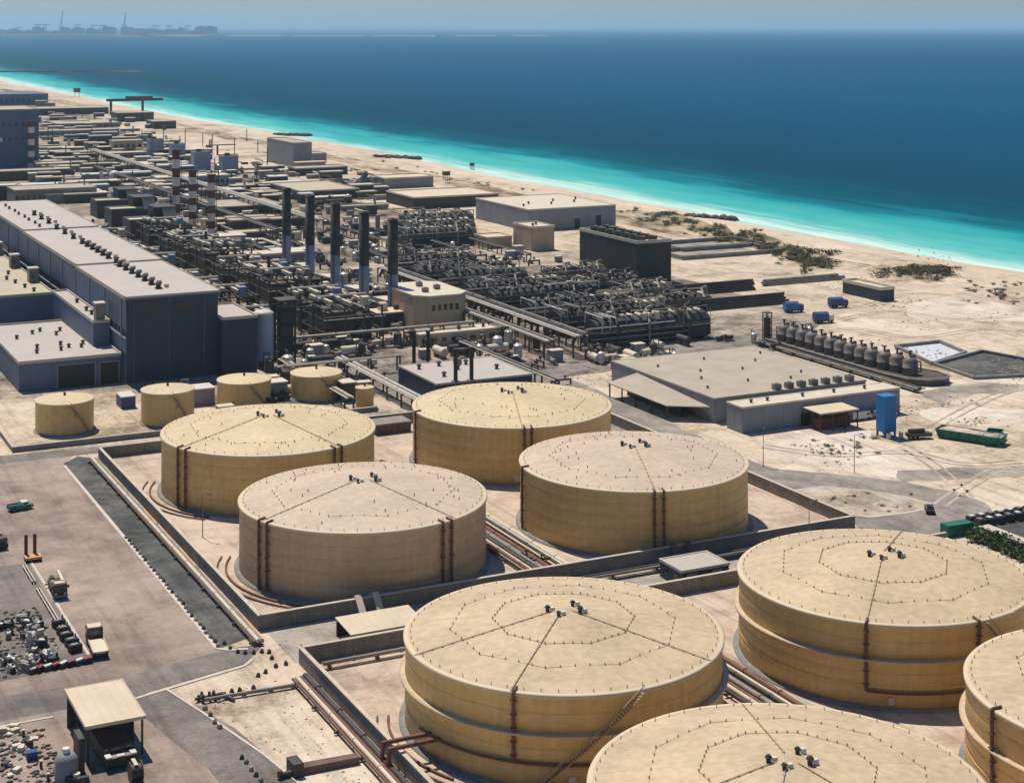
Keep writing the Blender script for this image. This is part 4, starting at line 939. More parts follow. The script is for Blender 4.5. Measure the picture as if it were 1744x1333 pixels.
# filter vessels on a curved platform
t = thing('filter_platform', 'long dark platform with rounded end carrying the filter vessels', 'platform', (0, 0, 0))
pl = [(300.5, 424), (300.5, 366), (302, 358), (306, 354), (311, 353), (315, 356), (316, 362), (313, 372), (309, 424)]
MB().prism(pl, 0, 1.6).build('deck', STEELB, t)
MB().path([(x, y, 1.75) for x, y in pl], .25, 6).build('kerb_rail', GREYP, t)
MB().path([(x, y, 2.7) for x, y in pl[:8]], .06, 4).build('handrail', STEEL, t)
FV = None
VESSEL = mat('vessel_grey_brown', (.17, .15, .125), .6, var=.3, scale=.5, streak=.4)
ordv = ['first', 'second', 'third', 'fourth', 'fifth', 'sixth', 'seventh', 'eighth', 'ninth', 'tenth', 'eleventh', 'twelfth', 'thirteenth']
for i in range(13):
    y = 420 - i * 4.75; x = 304.8 + (0 if i < 10 else (i - 9) * .7)
    if FV is None:
        FV = thing('filter_vessel', '', 'filter vessel', (x, y, 1.6), 0, 'row of filter vessels')
        MB().lathe(0, 0, [(2.0, 0), (2.15, .5), (2.15, 1.9), (2.3, 1.95), (2.3, 2.1), (2.15, 2.15), (2.15, 3.8), (1.6, 4.7), (.6, 5.1), (.01, 5.2)], 16).build('shell', VESSEL, FV)
        MB().cyl(0, 0, 5.1, 6.3, .3, 8).box(-.7, .7, -.2, .2, 6.3, 6.6).box(.9, 1.7, -.4, .4, 4.2, 5.4).build('valve', STEEL, FV)
        MB().path([(1.2, -1, .8), (2.6, -1.4, .8), (2.6, -1.4, 3.6), (.9, -.5, 3.9)], .22, 6).build('pipe', STEELB, FV)
        MB().path([(-1.5, 0, .5), (-2.4, 0, .5), (-2.4, 0, 0)], .25, 6).build('outlet_pipe', RUST, FV)
        FVK = kids(FV); o = FV
    else: o = dup(FV, (x, y, 1.6), ch=FVK)
    o['label'] = 'grey filter vessel with valve on top, %s from the far end of the curved platform' % ordv[i]
t = thing('filter_mast', 'dark slim tower at the far end of the filter vessel row', 'tower', (303, 427, 0)); b = MB()
for x in (0, 2):
    for y in (0, 2): b.box(x - .12, x + .12, y - .12, y + .12, 0, 9)
for z in (2, 4, 6, 8, 9): b.box(-.1, 2.1, -.1, .1, z - .1, z + .1).box(-.1, 2.1, 1.9, 2.1, z - .1, z + .1)
b.build('frame', STEEL, t); MB().box(.2, 1.8, .2, 1.8, 0, 7.5).build('shaft', STEELB, t)
MB().box(-.3, 2.3, -.3, 2.3, 9.003, 9.2).build('platform', STEEL, t)
pipe_rack('dark pipe bundle between the filter platform and the long shed', 297, 350, 424, 2, .4, 4, [STEEL, GREYP, STEELB], 'ground pipe bundles')

# basins
def basin(label, pts, m, cat='basin', wallm=CONCD, h=1.0):
    t = thing('basin', label, cat, (0, 0, 0))
    cx = sum(p[0] for p in pts) / len(pts); cy = sum(p[1] for p in pts) / len(pts)
    for a, c in zip(pts, pts[1:] + pts[:1]):
        d = Vector((c[0] - a[0], c[1] - a[1])).normalized(); nx, ny = -d.y * .45, d.x * .45
        MB().prism([(a[0] - nx, a[1] - ny), (c[0] - nx, c[1] - ny), (c[0] + nx, c[1] + ny), (a[0] + nx, a[1] + ny)], 0, h).build('embankment', wallm, t)
    b = MB(); b.add([(x, y, .05) for x, y in pts], [tuple(range(len(pts)))]); b.build('liner', m, t)
basin('pond with bright white liner right of the filter vessels', [P(*p) for p in [(1525, 592), (1600, 584), (1645, 603), (1588, 622)]], LINER)
basin('dark grey lined pond at the right picture edge', [P(*p) for p in [(1590, 622), (1672, 600), (1790, 622), (1780, 640), (1660, 646)]], DARKPAVE, h=.9)
for i, (a, c) in enumerate([((1150, 436), (1330, 450)), ((1150, 422), (1300, 428))]):
    x0, y0 = P(a[0], a[1] + 8); x1 = xat(c[0], y0)
    basin('dark walled settling pen right of the brown block, %s of two' % ['nearer', 'farther'][i], [(x0 + 4, y0), (x1, y0), (x1, y0 + 24), (x0 + 4, y0 + 24)], TRACK, h=1.8)

# brown block, warehouse, beige block and others near the beach
t = fbuild('cooling_block', 'tall dark brown block with fans on its pale roof beside the distillers', 'cooling tower', 1085, 1143, 484, 15.6, 46, BROWNB, CREAM, panels=4.3, parapet=.9)
FANM = MB().lathe(0, 0, [(1.9, 0), (1.7, 1.4), (1.95, 2.0), (1.75, 2.0), (1.5, 1.2)], 16).mesh('fan_stack', STEEL)
for i in range(7): link('fan_stack', FANM, t, (4.2, 4 + i * 6.2, 15.9)); link('fan_stack', FANM, t, (9.6, 4 + i * 6.2, 15.9))
t = building('beach_warehouse', 'wide grey warehouse with white roof close to the beach', 'warehouse', 362, 411, 708, 768, 10.3, GREYW, CREAM, vents=[(.1, .25), (.25, .4), (.45, .3), (.6, .5), (.75, .35), (.9, .55)], doors=(('f', 39, 3, 6), ('f', 27, 3, 5)), panels=8, parapet=.3)
fbuild('tall_beige_block', 'small tall beige block with white roof in front of the grey beach warehouse', 'building', 905, 944, 428, 10.2, 18, BEIGEW, CREAM, vents=[(.3, .3), (.6, .5)], panels=3)
fbuild('low_beige_store', 'low beige store left of the small tall beige block', 'building', 830, 872, 424, 4.5, 14, BEIGEW, BEIGER)
fbuild('flat_hall', 'wide flat hall with sand coloured roof and dark walls near the beach', 'hall', 705, 849, 357, 6, 40, BROWNB, BEIGER, panels=9)
fbuild('navy_hall', 'low hall with yellow sand roof and navy wall behind the stacks', 'hall', 512, 612, 344, 5.5, 55, HALLF, YROOF, panels=9)
fbuild('grey_tower_block', 'tall grey windowless block near the shore, far behind the stacks', 'building', 500, 531, 286, 17, 60, GREYW, GREYR, panels=6)
fbuild('grey_shed', 'small grey shed right of the far grey tower block', 'shed', 534, 556, 277, 6, 20, GREYW, GREYR)
fbuild('long_dark_shed', 'long dark low shed in front of the far grey tower block', 'shed', 505, 592, 300, 4.5, 18, HALLF, GREYR, panels=8)
fbuild('stepped_shed', 'grey shed stepping along the beach side of the flat hall', 'shed', 655, 738, 322, 6, 22, GREYW, BEIGER, panels=8)
fbuild('white_roof_store', 'white roofed low store between the stacks and the flat hall', 'store', 585, 662, 360, 2.0, 9, GREYP, GREYR)
fbuild('pale_roof_store', 'pale roofed low store left of the far drums', 'store', 690, 722, 376, 2.2, 9, GREYP, GREYR)
X, Y = P(627, 322)
t = thing('pyramid_roof', 'dark blue pyramid shaped roof between the far sheds', 'pavilion', (X - 6, Y, 0)); MB().add([(0, 0, 1.5), (11, 0, 1.5), (11, 11, 1.5), (0, 11, 1.5), (5.5, 5.5, 9.5)], [(3, 2, 1, 0), (0, 1, 4), (1, 2, 4), (2, 3, 4), (3, 0, 4)]).build('roof', HALLF, t); MB().box(1, 10, 1, 10, 0, 1.497).build('wall', GREYW, t)
t = fbuild('boat_store', 'dark roofless walled store on the sand near the dune shrubs', 'store', 1500, 1523, 514, 4.2, 22, HALLF, CREAM, panels=4, parapet=.8)
for k, (px, py, lab) in enumerate([(1352, 532, 'blue canvas lorry parked left on the sand'), (1403, 550, 'dark blue canvas lorry with white patch parked right on the sand'), (1428, 524, 'small blue lorry behind the pair of blue ones')]):
    X, Y = P(px, py); t = thing('lorry', lab, 'lorry', (X - 3.4, Y, 0), R(-12))
    MB().prism([(0, 0), (5, 0), (5, 2.6), (0, 2.6)], 1, 3.2).build('canvas', BLUED if k else BLUEP, t)
    MB().add([(0, -.05, 3.2), (5, -.05, 3.2), (5, 1.3, 3.8), (0, 1.3, 3.8), (5, 2.65, 3.2), (0, 2.65, 3.2)], [(0, 1, 2, 3), (3, 2, 4, 5), (1, 4, 2), (0, 3, 5)]).build('canvas_top', BLUED, t)
    MB().box(5.1, 6.9, .15, 2.45, .8, 2.7).build('cab', WHITE if k == 1 else BLUED, t); MB().box(6.903, 6.95, .3, 2.3, 1.7, 2.5).build('windscreen', GLASS, t); MB().box(0, 6.8, .2, 2.4, .6, .8).build('chassis', BLACKM, t)
    for x in (1, 2.2, 5.9): link('wheel', wm_, t, (x, -.05, .5)); link('wheel', wm_, t, (x, 2.3, .5))
for i, (pxl, pxr, py, h, lab) in enumerate([(1150, 1290, 506, 1.8, 'long dark pipe stack on the sand right of the brown block, rear one'), (1195, 1345, 531, 2.2, 'long dark pipe stack on the sand beyond the filter mast'), (1300, 1440, 488, 1.6, 'grey rubble wall left of the dark walled store')]):
    x0, y0 = P(pxl, py); x1 = xat(pxr, y0); t = thing('pipe_stack', lab, 'pipe stack', (x0, y0, 0))
    n = 5 if i < 2 else 3
    for k in range(n):
        for q in range(n - k if i < 2 else 2): MB().tube((random.uniform(0, 2), q * .95 + k * .47, .45 + k * .8), (x1 - x0 - random.uniform(0, 3), q * .95 + k * .47, .45 + k * .8), .44, 8).build('pipe', STEEL if i < 2 else GREYP, t)
X, Y = P(1155, 500); t = thing('green_tarpaulin', 'teal green tarpaulin over a heap by the brown block', 'tarpaulin', (X, Y, 0)); MB().rock(0, 0, 0, 4, 2.4, 2.0).build('cover', TEAL, t)

# loop road corner: car, green container, dark racks, planter
def car(label, x, y, rz, m):
    t = thing('car', label, 'car', (x, y, 0), rz)
    MB().prism([(-2.2, -.85), (2.2, -.85), (2.2, .85), (-2.2, .85)], .35, .95).build('body', m, t)
    MB().add([(-1.7, -.78, .953), (1.1, -.78, .953), (1.1, .78, .953), (-1.7, .78, .953), (-1.2, -.65, 1.5), (.45, -.65, 1.5), (.45, .65, 1.5), (-1.2, .65, 1.5)], [(0, 1, 5, 4), (1, 2, 6, 5), (2, 3, 7, 6), (3, 0, 4, 7)]).build('window', GLASS, t)
    MB().box(-1.22, .47, -.67, .67, 1.5, 1.55).build('roof', m, t)
    me = MB().tube((0, -.1, 0), (0, .1, 0), .34, 10).mesh('wheel', RUBBER)
    for a in (-1.4, 1.4):
        for c in (-.8, .8): link('wheel', me, t, (a, c, .34))
    return t
car('black car driving on the loop road', 227, 262.5, R(55), BLACKM)
t = thing('green_container', 'dark green container standing at the end of the loop road', 'container', (218.8, 247.6, 0), R(-3))
MB().box(0, 6.2, 0, 2.5, .1, 2.3).build('body', GREENP, t); me = MB().box(0, .25, -.06, -.003, .3, 2.1).mesh('corrugation', GREENP)
for k in range(11): link('corrugation', me, t, (.2 + k * .55, 0, 0))
MB().box(6.203, 6.25, .2, 1.2, .3, 2.1).box(6.203, 6.25, 1.3, 2.3, .3, 2.1).build('door', GREENP, t)
b = MB()
tag(building('guard_wall', 'pale planter wall along the green hedge at the right edge', 'wall', 226.5, 229, 222, 247.5, 1.0, CONCL, CONCL, parapet=0), None)
for i in range(14):
    t = thing('motor_crate', 'dark machine crate with pale lid among the dark rows at the right picture edge', 'crate', (229.5 + (i % 7) * 2.5, 250.4 + (i // 7) * 2.3, 0), random.uniform(-.1, .1), 'dark machine crates')
    MB().box(-1, 1, -.8, .8, 0, 1.5).build('body', BLACKM, t); MB().box(-.7, .3, -.6, .5, 1.503, 1.75).build('lid', WHITE if i % 3 else GREYP, t)

# ------------------------------------------------------------------ far plant on the left
t = fbuild('power_block', 'tall far blue grey boiler block at the left picture edge', 'power block', -90, 66, 292, 41, 60, HALLW, GREYR, panels=9, windows=(('f', 14, 20, 22, .4), ('f', 14, 30, 32, .4)))
MB().add([(44, -3.5, 3), (57, -3.5, 10), (57, -.6, 10), (44, -.6, 3), (44, -3.5, 2.4), (57, -3.5, 9.4), (57, -.6, 9.4), (44, -.6, 2.4)], [(0, 1, 2, 3), (7, 6, 5, 4), (0, 4, 5, 1), (1, 5, 6, 2), (2, 6, 7, 3), (3, 7, 4, 0)]).build('conveyor', GREYP, t)
MB().box(34, 37, -.3, -.08, 19, 22).build('vent_panel', WHITE, t)
rows = [('far_long_hall', 'far grey blue long hall at the left edge near the shore', -60, 82, 182, 14, 90, HALLW, HALLW),
 ('far_dark_shed', 'far dark shed with pale roof below the sand strip, left', 55, 185, 197, 7, 40, STEEL, GREYR),
 ('far_row_shed', 'long far shed with many dark doors and grey roof', 66, 203, 234, 5, 22, GREYW, GREYR),
 ('far_saw_shed', 'far shed row with scalloped dark base beyond the many doored shed', 98, 205, 219, 4, 60, GREYP, GREYR),
 ('far_white_store', 'far dark store with narrow white roof left of the black fronted one', 112, 147, 241, 5, 8, STEEL, CREAM),
 ('far_black_store', 'far black fronted store with white roof', 154, 191, 251, 9, 10, HALLF, CREAM),
 ('far_barrel_store', 'far sandy store with rounded bright roof', 192, 243, 258, 8, 12, BEIGEW, CREAM),
 ('far_light_shed', 'far light roofed long shed in front of the rounded roof store', 188, 250, 271, 4, 14, GREYP, BEIGER),
 ('far_light_store', 'far light roofed store left of the cube towers', 226, 286, 284, 4.5, 14, GREYP, BEIGER),
 ('far_pale_store', 'far pale store behind the left banded chimney', 268, 296, 296, 5, 12, GREYP, CREAM),
 ('blue_long_shed', 'blue long shed with white roof behind the three banded chimneys', 268, 393, 322, 6.5, 16, BLUEST, CREAM),
 ('white_row', 'thin white roofed line of sheds in front of the blue long shed', 278, 470, 334, 2.5, 7, STEEL, WHITE),
 ('brown_roof_hall', 'long flat brown grey roofed hall behind the stack row', 362, 482, 371, 5, 34, STEEL, GREYR),
 ('narrow_pale_shed', 'narrow pale roofed shed in front of the brown grey hall', 352, 482, 388, 3.5, 8, STEELB, BEIGER),
 ('second_pale_shed', 'second narrow pale shed closer to the stacks', 392, 486, 411, 3.5, 8, STEELB, BEIGER),
 ('long_grey_hall', 'long grey hall directly behind the roof end of the turbine hall', 25, 165, 350, 8, 26, GREYP, GREYR),
 ('far_left_shed', 'grey shed with white strip roof left behind the turbine hall', -60, 30, 344, 8, 12, STEEL, CREAM),
 ('mid_left_shed', 'dark long shed in front of the far blue power block', -70, 95, 312, 6, 16, STEELB, GREYR),
 ('second_mid_shed', 'brown grey shed right of the far blue power block', 70, 150, 292, 5, 14, GREYP, GREYR),
 ('third_mid_shed', 'grey low store amid the far pipe racks', 95, 165, 270, 4, 14, STEELB, GREYR),
 ('boundary_store', 'dark low store by the far shore below the gantry crane', 200, 262, 208, 9, 30, STEEL, GREYR),
 ('shore_store', 'dark store by the shore right of the gantry crane', 262, 300, 220, 7, 30, STEEL, GREYR)]
for nm, lab, a, c, py, h, dp, wm, rm in rows:
    k = fbuild(nm, lab, 'shed' if 'shed' in nm else 'building', a, c, py, h, dp, wm, rm, windows=(('f', max(3, int((c - a) / 9)), h * .25, h * .65, .5),), parapet=.3)
for i, (a, c, py, h) in enumerate([(255, 279, 268, 13), (293, 316, 277, 13), (331, 359, 293, 13), (379, 406, 298, 12)]):
    t = fbuild('cube_tower', 'blue grey cube tower, %s from the left of four on the pale ground' % ordv[i], 'cooling tower', a, c, py, h, 9, BLUEST, GREYR, panels=3, group='four cube towers')
    link('fan_stack', FANM, t, (4.5, 4.5, h + .3))
X, Y = P(185, 196); t = thing('gantry_crane', 'dark red gantry crane near the far shore', 'crane', (X, Y, 0))
MB().box(-2, 62, 0, 4, 15, 18).build('girder', DRED, t); MB().box(20, 50, -.5, 4.5, 18.003, 20.5).build('trolley', DRED, t)
for x in (2, 38):
    MB().box(x, x + 2, 0, 1.2, 0, 15).build('leg', STEEL, t); MB().box(x, x + 2, 2.8, 4, 0, 15).build('leg', STEEL, t)
for k, (px, py, lab) in enumerate([(195, 312, 'bright white spherical tank among the far pipework')]):
    X, Y = P(px, py); t = thing('sphere_tank', lab, 'tank', (X, Y, 0)); MB().lathe(0, 0, [(.01, 1)] + [(3.6 * math.sin(a * .3), 4.6 - 3.6 * math.cos(a * .3)) for a in range(1, 10)] + [(.01, 8.2)], 16).build('shell', WHITE, t)
    for a in range(6): MB().cyl(3.2 * math.cos(a), 3.2 * math.sin(a), 0, 4, .25, 6).build('leg', GREYP, t)

# port on the horizon
b = MB(); 
def far_island(name, pxl, pxr, py, h, m, depth=500):
    x0, y0 = P(pxl, py); x1, y1 = P(pxr, py); dx, dy = sA * depth, cA * depth
    mid = [(lerp(x0, x1, i / 12) + random.uniform(-40, 40), lerp(y0, y1, i / 12) - random.uniform(0, 140)) for i in range(13)]
    pts = mid + [(x1 + dx, y1 + dy), (x0 + dx, y0 + dy)]
    return tag(MB().prism(pts, -.6, h).build(name, m), kind='structure')
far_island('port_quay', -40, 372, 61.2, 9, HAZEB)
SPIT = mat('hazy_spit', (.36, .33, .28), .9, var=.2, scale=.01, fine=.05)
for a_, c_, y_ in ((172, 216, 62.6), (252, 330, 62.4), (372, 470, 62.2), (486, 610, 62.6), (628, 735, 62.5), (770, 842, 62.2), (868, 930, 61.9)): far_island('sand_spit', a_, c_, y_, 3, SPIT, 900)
far_island('breakwater', -30, 250, 121, .35, ROCK, 16)
pm_ = {}
def far_box(name, label, cat, px, py, wd, h, group):
    X, Y = P(px, py); t = thing(name, label, cat, (X, Y, 0), -YAW, group)
    MB().box(-wd / 2, wd / 2, 0, wd * .5, 9, h).build('body', HAZEB, t); MB().box(-wd * .3, wd * .2, wd * .1, wd * .3, h, h * 1.15).build('upper_body', HAZEB, t)
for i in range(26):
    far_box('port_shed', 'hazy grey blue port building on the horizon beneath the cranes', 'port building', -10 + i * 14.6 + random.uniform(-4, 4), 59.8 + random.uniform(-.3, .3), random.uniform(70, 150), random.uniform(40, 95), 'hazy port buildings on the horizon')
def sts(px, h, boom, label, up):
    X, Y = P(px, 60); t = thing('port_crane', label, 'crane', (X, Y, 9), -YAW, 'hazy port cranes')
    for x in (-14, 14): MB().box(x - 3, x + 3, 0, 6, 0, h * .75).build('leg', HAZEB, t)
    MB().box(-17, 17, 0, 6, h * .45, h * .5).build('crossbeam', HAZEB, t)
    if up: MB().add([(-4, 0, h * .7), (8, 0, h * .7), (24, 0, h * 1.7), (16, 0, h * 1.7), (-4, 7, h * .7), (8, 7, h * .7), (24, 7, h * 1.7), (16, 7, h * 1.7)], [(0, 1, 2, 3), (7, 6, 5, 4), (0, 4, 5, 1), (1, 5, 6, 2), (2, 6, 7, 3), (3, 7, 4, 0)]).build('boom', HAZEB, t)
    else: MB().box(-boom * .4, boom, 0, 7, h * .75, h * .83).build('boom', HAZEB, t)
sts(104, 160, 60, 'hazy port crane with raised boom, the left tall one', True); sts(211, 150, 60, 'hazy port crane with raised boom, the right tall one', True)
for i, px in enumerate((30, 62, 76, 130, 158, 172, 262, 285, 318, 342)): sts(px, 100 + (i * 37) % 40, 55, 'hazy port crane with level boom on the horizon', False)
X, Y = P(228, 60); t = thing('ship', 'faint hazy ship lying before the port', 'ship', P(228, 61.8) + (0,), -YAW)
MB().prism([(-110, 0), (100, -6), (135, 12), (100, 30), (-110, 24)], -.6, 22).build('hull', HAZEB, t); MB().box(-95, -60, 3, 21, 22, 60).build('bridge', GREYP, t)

# groynes on the beach
for i, (a, c, py) in enumerate([((468), (531), 231), (640, 712, 269), (1150, 1254, 371)]):
    x0, y0 = P(a, py - (3 if i == 2 else 1)); x1, y1 = P(c, py + (2 if i else 0)); t = thing('groyne', 'dark rock groyne, %s along the beach' % ['farthest', 'middle', 'nearest and longest'][i], 'groyne', (0, 0, 0), 0, 'rock groynes')
    L = math.hypot(x1 - x0, y1 - y0); n = 60
    me = MB().rock(0, 0, 0, 2.6, 2.6, 2.4).mesh('rock', ROCK)
    for k in range(n):
        u = random.random(); o = link('rock', me, t, (lerp(x0, x1, u) + random.gauss(0, 1.6), lerp(y0, y1, u) + random.gauss(0, 3), -.4), random.random() * 6); s_ = random.uniform(.6, 1.25) * (1 if i == 2 else 1.2); o.scale = (s_, s_, s_ * .8)
for k, (px, py, lab) in enumerate([(760, 308, 'small brown hut tower on the beach'), (804, 288, 'tiny dark beacon at the waterline'), (131, 166, 'small dark red beacon at the far shore')]):
    X, Y = P(px, py); t = thing('beach_beacon', lab, 'beacon', (X, Y, 0)); s_ = (1.5, 1, 3)[k]
    for dx in (-1, 1):
        for dy in (-1, 1): MB().box(dx * s_ - .15, dx * s_ + .15, dy * s_ - .15, dy * s_ + .15, -.6, 2.4 * s_).build('leg', STEEL, t)
    MB().box(-1.3 * s_, 1.3 * s_, -1.3 * s_, 1.3 * s_, 2.4 * s_, 4 * s_).build('cabin', DRED if k != 1 else STEEL, t); MB().box(-1.5 * s_, 1.5 * s_, -1.5 * s_, 1.5 * s_, 4 * s_ + .003, 4.3 * s_).build('roof', BEIGER if k == 0 else STEEL, t)

# ------------------------------------------------------------------ left foreground: vehicles, pavilion, lot
WH = MB().tube((-.16, 0, 0), (.16, 0, 0), .52, 12).mesh('wheel', RUBBER); HUB = MB().tube((-.18, 0, 0), (.18, 0, 0), .24, 8).mesh('hub', GREYP)
def wheels(t, xs, ys, z=.52):
    for x in xs:
        for y in ys: link('hub', HUB, link('wheel', WH, t, (x, y, z)))
X, Y = P(103, 1022); t = thing('crane_truck', 'dark truck with a pale boom along its bed beside the storage lot', 'truck', (X, Y, 0), R(-3))
MB().box(-1.2, 1.2, 0, 7.8, .9, 1.2).build('chassis', BLACKM, t); MB().box(-1.2, 1.2, .1, 2.0, 1.203, 2.7).build('cab', STEEL, t); MB().box(-1.05, 1.05, .05, .097, 1.9, 2.6).build('windscreen', GLASS, t)
MB().box(-1.15, 1.15, 2.6, 7.6, 1.203, 1.6).build('bed', STEELB, t); MB().box(.35, .85, 1.6, 7.4, 2.6, 3.0).build('boom', CREAM, t); MB().box(-.2, .9, 2.4, 3.4, 1.6, 2.6).build('turntable', STEEL, t)
MB().box(-1.22, -1.203, .3, 1.6, 1.9, 2.55).box(1.203, 1.22, .3, 1.6, 1.9, 2.55).build('side_window', GLASS, t); MB().box(-1.0, -.6, -.05, .097, 1.0, 1.3).box(.6, 1.0, -.05, .097, 1.0, 1.3).build('headlight', CREAM, t); MB().box(-1.3, 1.3, -.15, .05, .6, .9).build('bumper', GREYP, t); MB().box(-1.55, -1.25, .2, .3, 2.0, 2.5).box(1.25, 1.55, .2, .3, 2.0, 2.5).build('mirror', BLACKM, t); MB().box(-.9, .9, .5, 1.8, 2.703, 2.85).build('cab_roof', BEIGER, t)
MB().box(-1.0, -.4, 3.8, 5.2, 1.6, 2.1).build('load', GREYP, t); MB().box(-.9, -.2, 5.6, 7.2, 1.6, 2.3).build('load', STEELB, t)
MB().box(-1.7, -1.2, 7.0, 7.3, .6, .9).box(1.2, 1.7, 7.0, 7.3, .6, .9).build('outrigger', ORANGE, t); wheels(t, (-1.0, 1.0), (1.2, 5.4, 6.7))
X, Y = P(172, 1124); t = thing('trailer_truck', 'truck with brown cab and flat cream trailer', 'truck', (X, Y, 0), R(-4))
MB().box(-1.25, 1.25, 0, 5.6, 1.1, 1.4).build('trailer_bed', CREAM, t); MB().box(-1.25, -1.15, 0, 5.6, 1.403, 1.6).box(1.15, 1.25, 0, 5.6, 1.403, 1.6).build('side_rail', BEIGER, t); MB().box(-.5, .5, 0, 8, .7, 1.09).build('chassis', BLACKM, t)
MB().box(-1.25, 1.25, 6.3, 8.6, .9, 2.9).build('cab', DRED, t); MB().box(-1.0, 1.0, 6.2, 6.297, 1.9, 2.7).build('rear_window', GLASS, t); MB().box(-1.1, 1.1, 6.5, 8.4, 2.903, 3.05).build('cab_roof', BEIGER, t); MB().box(-1.28, -1.253, 6.9, 8.2, 1.9, 2.6).box(1.253, 1.28, 6.9, 8.2, 1.9, 2.6).build('side_window', GLASS, t); MB().box(-1.15, -.8, -.06, -.003, 1.1, 1.35).box(.8, 1.15, -.06, -.003, 1.1, 1.35).build('tail_light', REDP, t); MB().cyl(.9, 6.1, .8, 3.3, .1, 8).build('exhaust', STEEL, t); wheels(t, (-1.05, 1.05), (.9, 2.0, 6.9, 8.0))
X, Y = P(58, 958); t = thing('loader', 'orange topped flat loader with two upright dark red forks', 'loader', (X, Y, 0), R(0))
MB().box(-1.5, 1.5, 0, 2.4, .6, 1.0).build('deck', ORANGE, t); MB().box(-1.4, 1.4, .1, 2.3, .2, .597).build('base', BLACKM, t)
for x in (-1.0, .6): MB().box(x - .3, x + .3, 2.45, 2.8, .3, 4.6).build('fork', DRED, t)
wheels(t, (-1.3, 1.3), (.5, 1.9), .4)
X, Y = P(14, 872); t = thing('pickup', 'teal grey pickup with open bed at the left picture edge', 'pickup', (X, Y, 0), R(-78))
MB().box(-.95, .95, 0, 5.0, .5, 1.1).build('body', TEAL, t); MB().box(-.9, .9, 2.6, 4.0, 1.103, 1.75).build('cabin', WHITE, t); MB().box(-.92, .92, 2.8, 3.8, 1.25, 1.6).build('window', GLASS, t); MB().box(-.8, .8, .15, 2.4, 1.103, 1.15).build('bed', STEEL, t); MB().box(-.95, .95, .0, .1, 1.103, 1.4).box(-.95, -.85, .1, 2.5, 1.103, 1.4).box(.85, .95, .1, 2.5, 1.103, 1.4).build('side_board', TEAL, t); MB().box(-.75, .75, 4.05, 4.1, 1.1, 1.5).build('windscreen', GLASS, t); MB().box(-.9, .9, 5.0, 5.12, .45, .7).build('bumper', GREYP, t); wheels(t, (-.85, .85), (.9, 4.0), .42)
X, Y = P(2, 938); t = thing('excavator', 'dark machine with orange parts cut by the left picture edge', 'excavator', (X, Y, 0), R(10))
MB().box(-1.4, 1.4, 0, 3.6, .3, 1.1).build('track', BLACKM, t); MB().box(-1.3, 1.3, .2, 3.0, 1.103, 2.3).build('body', STEELB, t); MB().box(-1.2, 0, 1.6, 3.2, 2.303, 3.6).build('cabin', STEEL, t); MB().box(.3, .8, 2, 4.4, 2.3, 2.8).build('arm', ORANGE, t); MB().box(-1.1, -.1, 1.55, 1.597, 2.5, 3.4).build('window', GLASS, t)
# pavilion
t = thing('pavilion', 'open pavilion with large pale tan roof sheltering a dark vehicle', 'pavilion', (46.9, 223, 0))
W, D, H = 8.0, 14, 5.3
me = MB().add([(0, 0, H), (W / 6 - .012, 0, H), (W / 6 - .012, D, H), (0, D, H), (0, 0, H + .16), (W / 6 - .012, 0, H + .16), (W / 6 - .012, D, H + .16), (0, D, H + .16)], [(3, 2, 1, 0), (4, 5, 6, 7), (0, 1, 5, 4), (1, 2, 6, 5), (2, 3, 7, 6), (3, 0, 4, 7)]).mesh('roof_sheet', BEIGER)
for i in range(6): link('roof_sheet', me, t, (W * i / 6, 0, 0))
MB().box(-.12, W + .12, -.14, -.004, H - .25, H + .22).box(-.14, -.004, 0, D, H - .25, H + .22).box(W + .004, W + .14, 0, D, H - .25, H + .22).box(-.12, W + .12, D + .004, D + .14, H - .25, H + .22).build('fascia', BEIGER, t)
pm = MB().box(-.13, .13, -.13, .13, 0, H).mesh('post', STEEL)
for x in (.3, W - .3):
    for y in (.4, D / 2, D - .4): link('post', pm, t, (x, y, 0))
MB().box(.4, W - .4, D - .5, D - .35, 0, H - .3).build('back_wall', STEEL, t); MB().box(W - .45, W - .32, 5, D - .6, 0, H - .3).build('side_wall', STEEL, t)
t = thing('parked_lorry', 'dark lorry with white bonnet corners parked under the pavilion', 'lorry', (51, 220.3, 0), R(2))
MB().box(-2.1, 2.1, 1.4, 8.5, .8, 2.6).build('body', STEEL, t); MB().box(-2.1, 2.1, -.2, 1.397, .7, 1.7).build('bonnet', BLACKM, t); MB().box(-1.9, 1.9, -.25, 1.2, 1.703, 1.8).build('bonnet_top', GREYP, t); MB().box(-.6, .5, -.26, .4, 1.803, 1.95).build('bonnet_patch', CREAM, t)
for x in (-1.7, 1.7): MB().box(x - .4, x + .4, -.3, .9, 1.803, 2.0).build('wing', WHITE, t)
MB().box(-1.8, 1.8, 1.35, 1.397, 1.85, 2.5).build('windscreen', GLASS, t); wheels(t, (-1.8, 1.8), (.6, 5.5, 7))
t = thing('grey_vessel', 'dark grey vessel with tall slab left of the pavilion front', 'vessel', (43.7, 220.3, 0))
MB().lathe(0, 0, [(1.5, 0), (1.5, 2.8), (1.2, 3.4), (.6, 3.7), (.01, 3.75)], 20).build('shell', GREYW, t); MB().box(1.7, 2.5, .2, 3.6, 0, 5.0).build('slab', STEEL, t); MB().cyl(0, 0, 3.7, 4.3, .5, 10).build('manhole', WHITE, t); MB().path([(0, -1.4, .8), (1.2, -2.4, .8), (2.2, -2.4, .8)], .45, 8).build('outlet_pipe', STEEL, t); MB().cyl(1.0, -1.8, 1.1, 1.5, .5, 10).build('valve', CREAM, t)
